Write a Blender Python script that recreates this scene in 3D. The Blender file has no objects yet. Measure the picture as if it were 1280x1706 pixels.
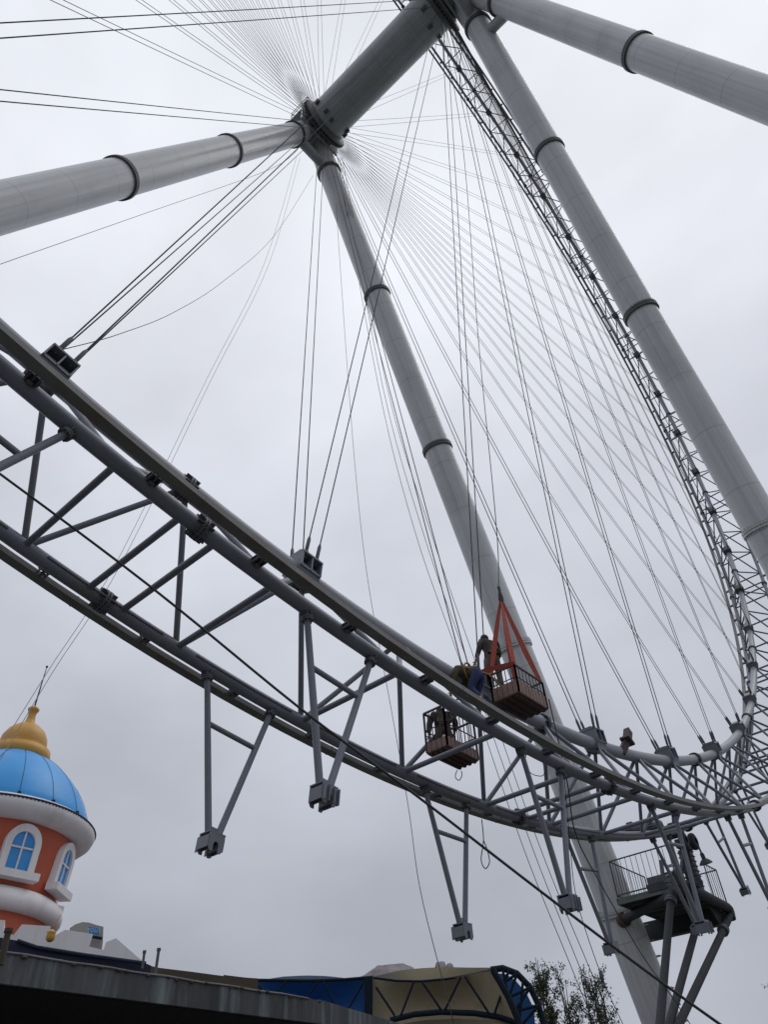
import bpy, math, random
from mathutils import Vector, Matrix, noise
random.seed(7)
C = bpy.context.scene.collection
scene = bpy.context.scene
PI = math.pi
V = Vector

# ------------------------------------------------------------------ camera
CAM = V((8.1357, -12.0256, 1.6))
RIGHT = V((0.7435459, 0.6671791, -0.04485028))
DOWN = V((-0.47872712, 0.48429461, -0.73231078))
FWD = V((-0.4668617, 0.56597772, 0.679492))
F = 1223.92
cd = bpy.data.cameras.new('camera')
cam = bpy.data.objects.new('camera', cd)
C.objects.link(cam)
m = Matrix((RIGHT, -DOWN, -FWD)).transposed().to_4x4()
m.translation = CAM
cam.matrix_world = m
cd.sensor_fit = 'VERTICAL'
cd.sensor_height = 24
cd.lens = 24 * F / 1706
cd.clip_start = 0.05
cd.clip_end = 2000
scene.camera = cam

# ------------------------------------------------------------------ sky and light
world = bpy.data.worlds.new("World")
scene.world = world
world.use_nodes = True
nt = world.node_tree
nt.nodes.clear()
N = nt.nodes.new
L = nt.links.new
out = N('ShaderNodeOutputWorld')
bg = N('ShaderNodeBackground')
sky = N('ShaderNodeTexSky')
sky.sky_type = 'NISHITA'
sky.sun_disc = False
sky.sun_elevation = math.radians(62)
sky.sun_rotation = math.radians(70)
sky.dust_density = 5
tc = N('ShaderNodeTexCoord')
sep = N('ShaderNodeSeparateXYZ')
L(tc.outputs['Generated'], sep.inputs[0])
ramp = N('ShaderNodeValToRGB')          # the overcast brightens towards the zenith
L(sep.outputs['Z'], ramp.inputs[0])
e = ramp.color_ramp.elements
e[0].position = 0.0; e[0].color = (0.335, 0.355, 0.405, 1)
e[1].position = 1.0; e[1].color = (0.74, 0.765, 0.815, 1)
for pos, col in ((0.15, (0.375, 0.395, 0.45)), (0.30, (0.43, 0.45, 0.51)), (0.5, (0.52, 0.54, 0.605)), (0.72, (0.65, 0.67, 0.735)), (0.88, (0.74, 0.76, 0.815))):
    q = e.new(pos); q.color = (*col, 1)
mp = N('ShaderNodeMapping')
mp.inputs['Scale'].default_value = (1.0, 1.3, 2.2)
L(tc.outputs['Generated'], mp.inputs[0])
no = N('ShaderNodeTexNoise')
no.inputs['Scale'].default_value = 2.2
no.inputs['Detail'].default_value = 4
no.inputs['Roughness'].default_value = 0.45
L(mp.outputs[0], no.inputs[0])
mr = N('ShaderNodeMapRange')
mr.inputs['From Min'].default_value = 0.3; mr.inputs['From Max'].default_value = 0.72
mr.inputs['To Min'].default_value = 0.84; mr.inputs['To Max'].default_value = 1.14
L(no.outputs[0], mr.inputs[0])
mul = N('ShaderNodeVectorMath'); mul.operation = 'SCALE'
L(ramp.outputs[0], mul.inputs[0]); L(mr.outputs[0], mul.inputs['Scale'])
sc2 = N('ShaderNodeVectorMath'); sc2.operation = 'SCALE'; sc2.inputs['Scale'].default_value = 0.006
L(sky.outputs[0], sc2.inputs[0])
ad = N('ShaderNodeVectorMath'); ad.operation = 'ADD'
L(mul.outputs[0], ad.inputs[0]); L(sc2.outputs[0], ad.inputs[1])
L(ad.outputs[0], bg.inputs[0])
bg.inputs[1].default_value = 1.09
L(bg.outputs[0], out.inputs[0])
sl = bpy.data.lights.new('sun', 'SUN')
sl.energy = 0.6; sl.angle = math.radians(35); sl.color = (1, 0.98, 0.95)
so = bpy.data.objects.new('sun', sl); C.objects.link(so)
so.rotation_euler = (math.radians(28), 0, math.radians(70 + 90))
vs = scene.view_settings
scene.display_settings.display_device = 'sRGB'
vs.view_transform = 'Standard'; vs.look = 'None'; vs.exposure = 0; vs.gamma = 1; vs.use_curve_mapping = False

# ------------------------------------------------------------------ helpers
def ray(px, py):
    return RIGHT * ((px - 640) / F) + DOWN * ((py - 853) / F) + FWD
def on_z(px, py, h):
    d = ray(px, py); return CAM + d * ((h - CAM.z) / d.z)
def on_x(px, py, X):
    d = ray(px, py); return CAM + d * ((X - CAM.x) / d.x)
def at(px, py, D):
    d = ray(px, py); return CAM + d * (D / math.hypot(d.x, d.y))

def frame(d, up=None):
    d = d.normalized()
    u = V(up) if up is not None else (V((0, 0, 1)) if abs(d.z) < 0.9 else V((1, 0, 0)))
    a = u.cross(d)
    if a.length < 1e-5: a = V((0, 1, 0)).cross(d)
    a.normalize()
    return a, d.cross(a).normalized(), d

class MB:
    def __init__(s): s.v = []; s.f = []; s.s = []; s.mi = []; s.cur = 0; s.uv = {}
    def face(s, idx, smooth=False): s.f.append(idx); s.s.append(smooth); s.mi.append(s.cur)
    def tube(s, a, b, r, r2=None, n=12, caps=True):
        return s.path([a, b], [r, r if r2 is None else r2], n, caps)
    def path(s, pts, r, n=10, caps=True, closed=False, up=None):
        pts = [V(p) for p in pts]
        rs = r if isinstance(r, (list, tuple)) else [r] * len(pts)
        base = len(s.v); K = len(pts); acc = [0.0]
        for i in range(K): acc.append(acc[-1] + (pts[(i + 1) % K] - pts[i]).length)
        a = None
        for i, p in enumerate(pts):
            if closed: d = pts[(i + 1) % K] - pts[i - 1]
            else: d = pts[min(i + 1, K - 1)] - pts[max(i - 1, 0)]
            d.normalize()
            if a is None: a, b, _ = frame(d, up)
            else:
                a = (a - d * a.dot(d)).normalized(); b = d.cross(a)
            for j in range(n):
                t = 2 * PI * j / n
                s.v.append(p + a * (math.cos(t) * rs[i]) + b * (math.sin(t) * rs[i]))
        for i in range(K if closed else K - 1):
            i2 = (i + 1) % K
            for j in range(n):
                j2 = (j + 1) % n
                s.uv[len(s.f)] = ((j / n, acc[i]), ((j + 1) / n, acc[i]), ((j + 1) / n, acc[i + 1]), (j / n, acc[i + 1]))
                s.face([base + i * n + j, base + i * n + j2, base + i2 * n + j2, base + i2 * n + j], True)
        if caps and not closed:
            for i, rev in ((0, True), (K - 1, False)):
                c = len(s.v)
                s.v += [s.v[base + i * n + j].copy() for j in range(n)]
                idx = list(range(c, c + n)); s.face(idx[::-1] if rev else idx)
        return s
    def box(s, c, ax, h):
        c = V(c); a, b, d = [V(x).normalized() for x in ax]
        o = len(s.v)
        for x in (-1, 1):
            for y in (-1, 1):
                for z in (-1, 1): s.v.append(c + a * (x * h[0]) + b * (y * h[1]) + d * (z * h[2]))
        for q in ((0, 1, 3, 2), (4, 6, 7, 5), (0, 4, 5, 1), (2, 3, 7, 6), (0, 2, 6, 4), (1, 5, 7, 3)):
            s.face([o + i for i in q])
        return s
    def abox(s, c, h): return s.box(c, ((1, 0, 0), (0, 1, 0), (0, 0, 1)), h)
    def bar(s, a, b, w, t, up=None):            # rectangular bar a->b
        a = V(a); b = V(b); x, y, d = frame(b - a, up)
        return s.box((a + b) / 2, (x, y, d), (w / 2, t / 2, (b - a).length / 2))
    def prism(s, poly, thick):                   # polygon of 3-D points pushed along thick
        o = len(s.v); n = len(poly); poly = [V(p) for p in poly]; thick = V(thick)
        s.v += poly + [p + thick for p in poly]
        s.face([o + i for i in range(n)][::-1]); s.face([o + n + i for i in range(n)])
        for i in range(n):
            j = (i + 1) % n; s.face([o + i, o + j, o + n + j, o + n + i])
        return s
    def lathe(s, c, axis, prof, n=32, smooth=True, up=None):    # prof [(r, h)]
        c = V(c); a, b, d = frame(V(axis), up); o = len(s.v)
        for r, h in prof:
            for j in range(n):
                t = 2 * PI * j / n
                s.v.append(c + d * h + a * (r * math.cos(t)) + b * (r * math.sin(t)))
        for i in range(len(prof) - 1):
            for j in range(n):
                j2 = (j + 1) % n
                s.face([o + i * n + j, o + i * n + j2, o + (i + 1) * n + j2, o + (i + 1) * n + j], smooth)
        return s
    def sphere(s, c, r, n=10, sq=(1, 1, 1)):
        c = V(c); o = len(s.v); m_ = n // 2
        for i in range(m_ + 1):
            ph = PI * i / m_
            for j in range(n):
                t = 2 * PI * j / n
                s.v.append(c + V((math.sin(ph) * math.cos(t) * r * sq[0], math.sin(ph) * math.sin(t) * r * sq[1], math.cos(ph) * r * sq[2])))
        for i in range(m_):
            for j in range(n):
                j2 = (j + 1) % n
                s.face([o + i * n + j, o + (i + 1) * n + j, o + (i + 1) * n + j2, o + i * n + j2], True)
        return s
    def grid(s, P, smooth=True):                 # P[i][j]
        o = len(s.v); w = len(P[0])
        for row in P: s.v += [V(p) for p in row]
        for i in range(len(P) - 1):
            for j in range(w - 1):
                s.face([o + i * w + j, o + i * w + j + 1, o + (i + 1) * w + j + 1, o + (i + 1) * w + j], smooth)
        return s
    def sheet(s, P, off, smooth=True):           # grid with thickness
        Q = [[V(p) + V(off) for p in row] for row in P]
        s.grid(P, smooth); s.grid([r[::-1] for r in Q], smooth)
        edge = lambda A, B: [s.prismq(A[i], A[i + 1], B[i + 1], B[i]) for i in range(len(A) - 1)]
        edge(P[0], Q[0]); edge(P[-1], Q[-1]); edge([r[0] for r in P], [r[0] for r in Q]); edge([r[-1] for r in P], [r[-1] for r in Q])
        return s
    def prismq(s, a, b, c, d):
        o = len(s.v); s.v += [V(a), V(b), V(c), V(d)]; s.face([o, o + 1, o + 2, o + 3])

WL = {}          # world location of every created object
def build(name, mb, mat, parent=None, origin=None):
    me = bpy.data.meshes.new(name)
    o = bpy.data.objects.new(name, me); C.objects.link(o)
    if origin is None:
        if parent is None or len(mb.v) > 4000: origin = V(WL[parent.name]) if parent else V((0, 0, 0))
        else: origin = sum(mb.v, V((0, 0, 0))) / max(1, len(mb.v))
    origin = V(origin)
    me.from_pydata([tuple(v - origin) for v in mb.v], [], mb.f)
    me.polygons.foreach_set('use_smooth', mb.s)
    mats = mat if isinstance(mat, (list, tuple)) else [mat]
    for mm in mats: me.materials.append(mm)
    if len(mats) > 1: me.polygons.foreach_set('material_index', mb.mi)
    if getattr(mats[0], 'name', '').startswith(('support', 'axle')):
        uvl = me.uv_layers.new(name='tube')
        for fi, us in mb.uv.items():
            for li, u in zip(me.polygons[fi].loop_indices, us): uvl.data[li].uv = u
    me.update()
    if parent: o.parent = parent; o.location = origin - V(WL[parent.name])
    else: o.location = origin
    WL[o.name] = origin.copy()
    return o
def tag(o, label=None, cat=None, group=None, kind=None):
    if label: o['label'] = label
    if cat: o['category'] = cat
    if group: o['group'] = group
    if kind: o['kind'] = kind
    return o
def thing(name, loc, label, cat, group=None):
    o = bpy.data.objects.new(name, None); C.objects.link(o); o.location = loc; o.empty_display_size = 0.3
    WL[o.name] = V(loc)
    return tag(o, label, cat, group)

# ------------------------------------------------------------------ materials
def mat(name, col, rough=0.5, metal=0.0, var=0.12, scale=3.0, dirt=None, dirt_amt=0.5, bump=0.0, spec=0.5, dscale=1.2, streak=False, coord='Object'):
    m = bpy.data.materials.new(name); m.use_nodes = True
    t = m.node_tree; b = t.nodes['Principled BSDF']
    b.inputs['Roughness'].default_value = rough; b.inputs['Metallic'].default_value = metal
    b.inputs['Specular IOR Level'].default_value = spec
    tc = t.nodes.new('ShaderNodeTexCoord'); mp = t.nodes.new('ShaderNodeMapping')
    t.links.new(tc.outputs[coord], mp.inputs[0])
    if streak: mp.inputs['Scale'].default_value = (1, 1, 0.12)
    n = t.nodes.new('ShaderNodeTexNoise'); n.inputs['Scale'].default_value = scale; n.inputs['Detail'].default_value = 6
    t.links.new(mp.outputs[0], n.inputs[0])
    r = t.nodes.new('ShaderNodeMapRange'); r.inputs['From Min'].default_value = 0.25; r.inputs['From Max'].default_value = 0.75
    r.inputs['To Min'].default_value = 1 - var; r.inputs['To Max'].default_value = 1 + var
    t.links.new(n.outputs[0], r.inputs[0])
    s = t.nodes.new('ShaderNodeVectorMath'); s.operation = 'SCALE'; s.inputs[0].default_value = col
    t.links.new(r.outputs[0], s.inputs['Scale'])
    last = s.outputs[0]
    if dirt:
        n2 = t.nodes.new('ShaderNodeTexNoise'); n2.inputs['Scale'].default_value = dscale; n2.inputs['Detail'].default_value = 8; n2.inputs['Roughness'].default_value = 0.65
        t.links.new(mp.outputs[0], n2.inputs[0])
        r2 = t.nodes.new('ShaderNodeMapRange'); r2.inputs['From Min'].default_value = 0.5; r2.inputs['From Max'].default_value = 0.68; r2.inputs['To Max'].default_value = dirt_amt
        t.links.new(n2.outputs[0], r2.inputs[0])
        mx = t.nodes.new('ShaderNodeMix'); mx.data_type = 'RGBA'
        t.links.new(r2.outputs[0], mx.inputs[0]); t.links.new(last, mx.inputs[6]); mx.inputs[7].default_value = (*dirt, 1)
        last = mx.outputs[2]
    t.links.new(last, b.inputs['Base Color'])
    if bump:
        bp = t.nodes.new('ShaderNodeBump'); bp.inputs['Strength'].default_value = bump; bp.inputs['Distance'].default_value = 0.02
        n3 = t.nodes.new('ShaderNodeTexNoise'); n3.inputs['Scale'].default_value = scale * 6; n3.inputs['Detail'].default_value = 5
        t.links.new(mp.outputs[0], n3.inputs[0]); t.links.new(n3.outputs[0], bp.inputs['Height']); t.links.new(bp.outputs[0], b.inputs['Normal'])
    return m
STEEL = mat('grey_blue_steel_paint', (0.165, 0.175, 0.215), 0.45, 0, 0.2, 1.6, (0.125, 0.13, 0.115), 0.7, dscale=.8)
STEEL_L = mat('light_steel_paint', (0.27, 0.28, 0.32), 0.45, 0, 0.1, 1.2, (0.2, 0.19, 0.18), 0.4)
RAIL = mat('rail_steel_paint', (0.16, 0.16, 0.155), 0.55, 0, 0.15, 1.5, (0.13, 0.09, 0.055), 0.7, bump=0.15)
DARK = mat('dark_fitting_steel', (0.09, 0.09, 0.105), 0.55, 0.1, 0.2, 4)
CABLE = mat('wire_rope', (0.06, 0.06, 0.07), 0.85, 0, 0.05, 5, spec=0.2)
ROPE = mat('black_rope', (0.025, 0.025, 0.03), 0.7)
THIN = mat('pale_rope', (0.30, 0.30, 0.32), 0.7)
LEG = mat('support_grey_paint', (0.60, 0.61, 0.62), 0.32, 0, 0.05, 0.6, (0.38, 0.385, 0.38), 0.4, dscale=0.35, coord='Object')
AXLE = mat('axle_paint', (0.36, 0.385, 0.385), 0.38, 0, 0.06, 0.6, (0.22, 0.24, 0.22), 0.4, dscale=0.4)
FLANGE = mat('bolted_flange_steel', (0.11, 0.115, 0.12), 0.55, 0.2, 0.15, 5, (0.08, 0.06, 0.04), 0.5)
RUST = mat('rusty_sheet', (0.24, 0.16, 0.135), 0.75, 0, 0.25, 5, (0.14, 0.06, 0.03), 0.8, dscale=3, bump=0.3)
CAGE = mat('cage_bar_paint', (0.045, 0.035, 0.035), 0.6, 0, 0.2, 6)
FLOORM = mat('cage_floor', (0.07, 0.045, 0.035), 0.85, 0, 0.3, 6)
BROWNC = mat('rust_brown_collar', (0.10, 0.055, 0.035), 0.8, 0, 0.3, 6)
SLING = mat('orange_webbing', (0.34, 0.065, 0.04), 0.8, 0, 0.15, 12)
RUSTPOST = mat('rust_red_post', (0.16, 0.085, 0.075), 0.6, 0, 0.2, 5)
CONC = mat('stained_concrete', (0.075, 0.078, 0.085), 0.85, 0, 0.45, 1.4, (0.24, 0.29, 0.29), 0.75, bump=0.3, streak=True, dscale=1.7)
SOFF_SHADE = mat('shade_black_soffit', (0.012, 0.012, 0.013), 0.9)  # near-black colour stands in for the deep shade under the slab
WHITE = mat('white_render', (0.74, 0.72, 0.73), 0.7, 0, 0.06, 1.0, (0.46, 0.44, 0.43), 0.5, streak=True, dscale=.8)
TERRA = mat('terracotta_render', (0.46, 0.095, 0.045), 0.7, 0, 0.08, 1.0, (0.40, 0.085, 0.045), 0.6, dscale=.6, streak=True)
GOLD = mat('ochre_gold_paint', (0.56, 0.30, 0.055), 0.5, 0, 0.1, 1.5, (0.38, 0.22, 0.06), 0.5)
BLUEG = mat('blue_glass', (0.035, 0.27, 0.66), 0.25, 0, 0.1, 2)
NAVY = mat('navy_awning', (0.012, 0.017, 0.04), 0.8, 0, 0.3, 2)
BLUEM = mat('blue_membrane', (0.022, 0.13, 0.40), 0.6, 0, 0.15, 0.6)
TAN = mat('tan_membrane', (0.40, 0.345, 0.23), 0.7, 0, 0.12, 0.5, (0.30, 0.24, 0.15), 0.5)
CREAM = mat('cream_membrane', (0.66, 0.62, 0.50), 0.7, 0, 0.08, 0.5)
TRUSSB = mat('dark_blue_truss_paint', (0.010, 0.018, 0.028), 0.8, spec=0.15)
BROWN = mat('brown_roof_edge', (0.065, 0.05, 0.032), 0.8, 0, 0.25, 1)
ROCK = mat('grey_rock', (0.20, 0.18, 0.19), 0.9, 0, 0.3, 0.5, (0.11, 0.10, 0.11), 0.7, bump=0.5)
GROUND = mat('paved_ground', (0.12, 0.12, 0.115), 0.9, 0, 0.15, 0.2)
LEAF = mat('leaves', (0.045, 0.055, 0.024), 0.7, 0, 0.45, 0.8, (0.095, 0.08, 0.035), 0.6, dscale=1.5)
BARK = mat('bark', (0.06, 0.05, 0.04), 0.9)
DECKM = mat('green_grey_deck', (0.10, 0.12, 0.11), 0.6, 0, 0.2, 2, (0.07, 0.08, 0.07), 0.6)
PIPE = mat('platform_pipe_paint', (0.05, 0.055, 0.063), 0.75, 0, 0.15, 1.5, (0.06, 0.05, 0.045), 0.6, spec=0.25)
BOXG = mat('grey_cladding', (0.27, 0.26, 0.25), 0.7, 0, 0.08, 1)
SIGNB = mat('sign_blue', (0.03, 0.16, 0.42), 0.5)
SIGNW = mat('sign_white', (0.35, 0.5, 0.7), 0.5)
SKIN = mat('skin', (0.40, 0.24, 0.17), 0.6)
CAMO = mat('camouflage_cloth', (0.04, 0.036, 0.034), 0.9, 0, 0.5, 9, (0.16, 0.12, 0.08), 0.9, dscale=7)
DCLOTH = mat('dark_blue_cloth', (0.02, 0.022, 0.032), 0.9, 0, 0.3, 8)
JEANS = mat('blue_denim', (0.025, 0.036, 0.10), 0.9, 0, 0.3, 8)
OLIVE = mat('olive_cloth', (0.075, 0.065, 0.035), 0.9, 0, 0.35, 8)
YEL = mat('yellow_strap', (0.24, 0.16, 0.05), 0.8)
TROUS = mat('brown_trousers', (0.11, 0.085, 0.065), 0.9, 0, 0.3, 8)
HAIR = mat('black_hair', (0.012, 0.011, 0.011), 0.6)
BOOT = mat('boot_leather', (0.03, 0.025, 0.02), 0.6)
def add_sheen_streaks_and_seams(m, light, dark):
    # reflection streaks painted into the tube colour, plus shop weld seams along its length
    t = m.node_tree; b = t.nodes['Principled BSDF']; lk = t.links
    old = b.inputs['Base Color'].links[0].from_socket
    uv = t.nodes.new('ShaderNodeUVMap'); uv.uv_map = 'tube'
    mp = t.nodes.new('ShaderNodeMapping'); mp.inputs['Scale'].default_value = (34, .10, 1); lk.new(uv.outputs[0], mp.inputs[0])
    n = t.nodes.new('ShaderNodeTexNoise'); n.inputs['Scale'].default_value = 1.0; n.inputs['Detail'].default_value = 4; lk.new(mp.outputs[0], n.inputs[0])
    r = t.nodes.new('ShaderNodeMapRange'); r.inputs[1].default_value = .35; r.inputs[2].default_value = .7; r.inputs[3].default_value = .86; r.inputs[4].default_value = 1.08; lk.new(n.outputs[0], r.inputs[0])
    sc = t.nodes.new('ShaderNodeVectorMath'); sc.operation = 'SCALE'; lk.new(old, sc.inputs[0]); lk.new(r.outputs[0], sc.inputs['Scale'])
    sp = t.nodes.new('ShaderNodeSeparateXYZ'); lk.new(uv.outputs[0], sp.inputs[0])
    md = t.nodes.new('ShaderNodeMath'); md.operation = 'PINGPONG'; md.inputs[1].default_value = 1.33; lk.new(sp.outputs[1], md.inputs[0])
    lt = t.nodes.new('ShaderNodeMath'); lt.operation = 'LESS_THAN'; lt.inputs[1].default_value = .035; lk.new(md.outputs[0], lt.inputs[0])
    ml = t.nodes.new('ShaderNodeMath'); ml.operation = 'MULTIPLY'; ml.inputs[1].default_value = .28; lk.new(lt.outputs[0], ml.inputs[0])
    mx = t.nodes.new('ShaderNodeMix'); mx.data_type = 'RGBA'; lk.new(ml.outputs[0], mx.inputs[0]); lk.new(sc.outputs[0], mx.inputs[6]); mx.inputs[7].default_value = (*dark, 1)
    lk.new(mx.outputs[2], b.inputs['Base Color'])
    r2 = t.nodes.new('ShaderNodeMapRange'); r2.inputs[3].default_value = .22; r2.inputs[4].default_value = .48; lk.new(n.outputs[0], r2.inputs[0]); lk.new(r2.outputs[0], b.inputs['Roughness'])
add_sheen_streaks_and_seams(LEG, None, (.25, .25, .25)); add_sheen_streaks_and_seams(AXLE, None, (.16, .17, .16))
# dome blue with ribs of panel joints
DOME = mat('blue_dome_paint', (0.015, 0.31, 0.74), 0.42, 0, 0.06, 1.0, (0.03, 0.24, 0.60), 0.4)

# ------------------------------------------------------------------ ground
g = MB(); n_ = 24; S_ = 900
g.grid([[(-S_ + 2 * S_ * i / n_, -S_ + 2 * S_ * j / n_, 0) for j in range(n_ + 1)] for i in range(n_ + 1)])
tag(build('ground', g, GROUND), kind='structure')

# ------------------------------------------------------------------ wheel geometry
R = 42.0
H = 1.6 + 50.2564
TH0 = -0.242966
DT = 2 * PI / 48
XO = 1.2165
RO = 43.925
def ang(k): return TH0 + k * DT
def P(k, x, r):
    a = ang(k); return V((x, r * math.sin(a), H - r * math.cos(a)))
def rad(k): a = ang(k); return V((0, math.sin(a), -math.cos(a)))     # outward
def tan_(k): a = ang(k); return V((0, math.cos(a), math.sin(a)))     # along the rim
XV = V((1, 0, 0))
I_ = lambda k: P(k, 0, R)
O_ = lambda k, s: P(k, s * XO, RO)

wheel = thing('ferris_wheel', (0, 0, H), 'giant grey steel ferris wheel rim with triangular lattice truss and thin spoke cables', 'ferris wheel')

def ring(x, r, rr, n, seg):
    mb = MB(); mb.path([(x, r * math.sin(t), H - r * math.cos(t)) for t in [TH0 + 2 * PI * i / seg for i in range(seg)]], rr, n, closed=True, up=(1, 0, 0)); return mb
tag(build('inner_chord', ring(0, R, 0.17, 16, 384), STEEL_L, wheel, (0, 0, H)), 'inner tube of the rim that carries the cable boxes')
for s in (1, -1):
    tag(build('outer_chord', ring(s * XO, RO, 0.120, 16, 384), STEEL, wheel, (0, 0, H)), 'thick outer rim tube beside the track rail' )
# flat track rails outboard of the outer chords, in lengths with joints
XR = 1.615; RR = 43.918
for s in (1, -1):
    mb = MB(); seg = 384; o = 0
    hw, hh = 0.092, 0.046
    prof = [(-hw, -hh), (hw, -hh), (hw, hh), (-hw, hh)]
    for i in range(seg):
        t = TH0 + 2 * PI * i / seg
        for (dx, dr) in prof:
            r = RR + dr; mb.v.append(V((s * XR + dx, r * math.sin(t), H - r * math.cos(t))))
    for i in range(seg):
        i2 = (i + 1) % seg
        for j in range(4):
            j2 = (j + 1) % 4; mb.face([i * 4 + j, i * 4 + j2, i2 * 4 + j2, i2 * 4 + j])
    for k in range(48):      # butt joints, bolted splice plates
        for kk in (k + 0.45,):
            mb.box(P(kk, s * XR, RR), (XV, tan_(kk), rad(kk)), (hw + .006, 0.012, hh + .006))
    build('track_rail', mb, RAIL, wheel, (0, 0, H))

# ---- lattice members
def brace_list():
    L1 = []
    for h in range(-2, 94):
        k = h / 2
        for s in (1, -1):
            L1.append((k, I_(k), O_(k + .25, s)))
            L1.append((k + .3, O_(k + .25, s), I_(k + .5)))
    return L1
def strut_list():
    L2 = []
    for h in range(-2, 94):
        k = h / 2 + .25
        L2.append((k, O_(k, 1), O_(k, -1)))
    for j in range(-1, 47, 2):
        k = j + .5
        if (j - 0) % 2 == 0 or True:
            for dk in (-.055, .055):
                if round(j) % 2 == 1 or True: L2.append((k + dk + 1, O_(k + 1 + dk, 1), O_(k + 1 + dk, -1)))
    return L2
def inset(a, b, t=0.1):
    d = (b - a).normalized(); return a + d * t, b - d * t
def score(a, b):
    return ((a + b) / 2 - CAM).length
for nm, lst, rr in (('truss_brace', brace_list(), 0.052), ('cross_strut', strut_list(), 0.054)):
    vis = sorted(lst, key=lambda q: score(q[1], q[2]) - (0 if -1.2 <= q[0] <= 24 else -500) )
    rest = MB()
    for i, (k, a, b) in enumerate(vis):
        a, b = inset(a, b)
        if i < 99:
            mb = MB(); mb.tube(a, b, rr, n=12)
            o = build(nm, mb, RUSTPOST if (nm == 'truss_brace' and abs(k - 2.0) < .01 and b.x < -.1 and False) else STEEL, wheel)
        else: rest.tube(a, b, rr, n=6)
    tag(build(nm, rest, STEEL, wheel, (0, 0, H)), kind='stuff')

# ---- bolted couplings every second module
def coupling(p, d, r):
    mb = MB(); a, b, d = frame(d)
    mb.tube(p - d * .045, p - d * .008, r + .068, n=20); mb.tube(p + d * .008, p + d * .045, r + .068, n=20)
    for j in range(8):
        t = 2 * PI * j / 8 + .2
        q = a * math.cos(t) + b * math.sin(t)
        mb.box(p + q * (r + .028), (q, d.cross(q), d), (.035, .008, .14))
        mb.tube(p + q * (r + .05) - d * .075 + d.cross(q) * .05, p + q * (r + .05) + d * .075 + d.cross(q) * .05, .012, n=6)
    return mb
for j in range(24):
    k = 2 * j + .5
    if k > 25: continue
    build('coupling_flange', coupling(P(k, 0, R), tan_(k), .17), DARK, wheel)
    for s in (1, -1): build('coupling_flange', coupling(P(k, s * XO, RO), tan_(k), .12), DARK, wheel)
# small collar rings on the inner chord between nodes
# ---- rail brackets at every third of a module
rest = MB()
def bracket(mb, k, s):
    c = P(k, s * (XO + .11), RO)
    mb.box(P(k, s * (XO + .20), RO + .01), (XV, tan_(k), rad(k)), (.11, .012, .05))
    for dt in (-1, 1):
        mb.box(P(k, s * (XO + .19), RO + .01) + tan_(k) * (dt * .07), (XV, tan_(k), rad(k)), (.10, .010, .035))
    mb.box(P(k, s * (XO + .17), RO - .03), (XV, tan_(k), rad(k)), (.07, .10, .010))
    mb.tube(P(k, s * (XO + .17), RO + .07) - tan_(k) * .04, P(k, s * (XO + .17), RO + .07) + tan_(k) * .04, .022, n=8)
for j in range(-3, 141):
    k = j / 3
    for s in (1, -1):
        if k < 13.5:
            mb = MB(); bracket(mb, k, s); build('rail_bracket', mb, DARK, wheel)
        else: bracket(rest, k, s)
tag(build('rail_bracket', rest, DARK, wheel, (0, 0, H)), kind='stuff')

# ---- dark light strips lying along the lower outer chord and the upper one
for s in (-1,):
    for h in range(-3, 26):
        k0 = h / 2 + .25
        mb = MB()
        pts = [P(k0 + .06 + .38 * i / 6, -XO + .125, RO + .0) for i in range(7)]
        for a, b in zip(pts, pts[1:]): mb.bar(a, b, .03, .03)
        build('light_strip', mb, DARK, wheel)

# ---- cable anchor boxes with sockets
HUBX = 4.75; HUBR = 1.62
cables = []
def anchor(k, near):
    T, Q, X = tan_(k), -rad(k), XV        # Q points to the hub
    c = I_(k)
    mb = MB()
    hx, ht = .28, .25
    # two cheeks, base, top, centre web: an open two-bay box
    mb.box(c + Q * .335, (X, T, Q), (hx, ht, .018))
    mb.box(c + Q * .0, (X, T, Q), (hx * .93, ht, .016))
    mb.box(c + Q * .16, (X, T, Q), (.012, ht - .02, .155))
    for dt in (-ht, 0, ht): mb.box(c + Q * .165 + T * (dt * .96), (X, T, Q), (hx - .01, .014, .165))
    for dt in (-ht, ht): mb.prism([c + T * dt + X * -.27 + Q * .33, c + T * dt + X * .27 + Q * .33, c + T * dt + X * .13 + Q * .43, c + T * dt + X * -.13 + Q * .43], T * (.02 if dt < 0 else -.02))
    for sx in (-1, 1): mb.prism([c + X * sx * .275 + Q * .345 - T * ht, c + X * sx * .275 + Q * .345 + T * ht, c + X * sx * .13 + Q * .43 + T * ht, c + X * sx * .13 + Q * .43 - T * ht], Q * .012)
    mb.box(c + Q * .432, (X, T, Q), (.13, ht - .022, .008))
    # collar that wraps the chord
    mb.lathe(c - T * .26, T, [(.172, 0), (.235, 0), (.235, .52), (.172, .52)], n=8, smooth=False)
    for sx in (-1, 1):
        mb.prism([c + X * sx * .19 + T * -.24 - Q * .02, c + X * sx * .19 + T * .24 - Q * .02, c + X * sx * .16 + T * .24 - Q * .20, c + X * sx * .16 - T * .24 - Q * .20], X * sx * .02)
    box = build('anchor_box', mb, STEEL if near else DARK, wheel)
    for hub in (-1, 1):     # two cables to each end of the axle
        for dt in (-1, 1):
            a = c + Q * .42 + T * (dt * .14) + X * (hub * .20)
            b = V((hub * HUBX, 0, H)) + rad(k) * HUBR + T * (dt * .24)
            d = (b - a).normalized()
            cables.append((k, a, b))
            if near:
                sk = MB()
                sk.tube(a - d * .16, a + d * .10, .020, n=8)
                sk.path([a + d * .02, a + d * .06, a + d * .30, a + d * .38], [.024, .036, .036, .018], 10)
                sk.tube(a - d * .02, a + d * .02, .045, n=8)
                build('cable_socket', sk, DARK, box)
            else:
                rs = MB(); rs.tube(a - d * .1, a + d * .38, .036, n=6)
                far_sockets.append(rs)
far_sockets = []
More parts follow.
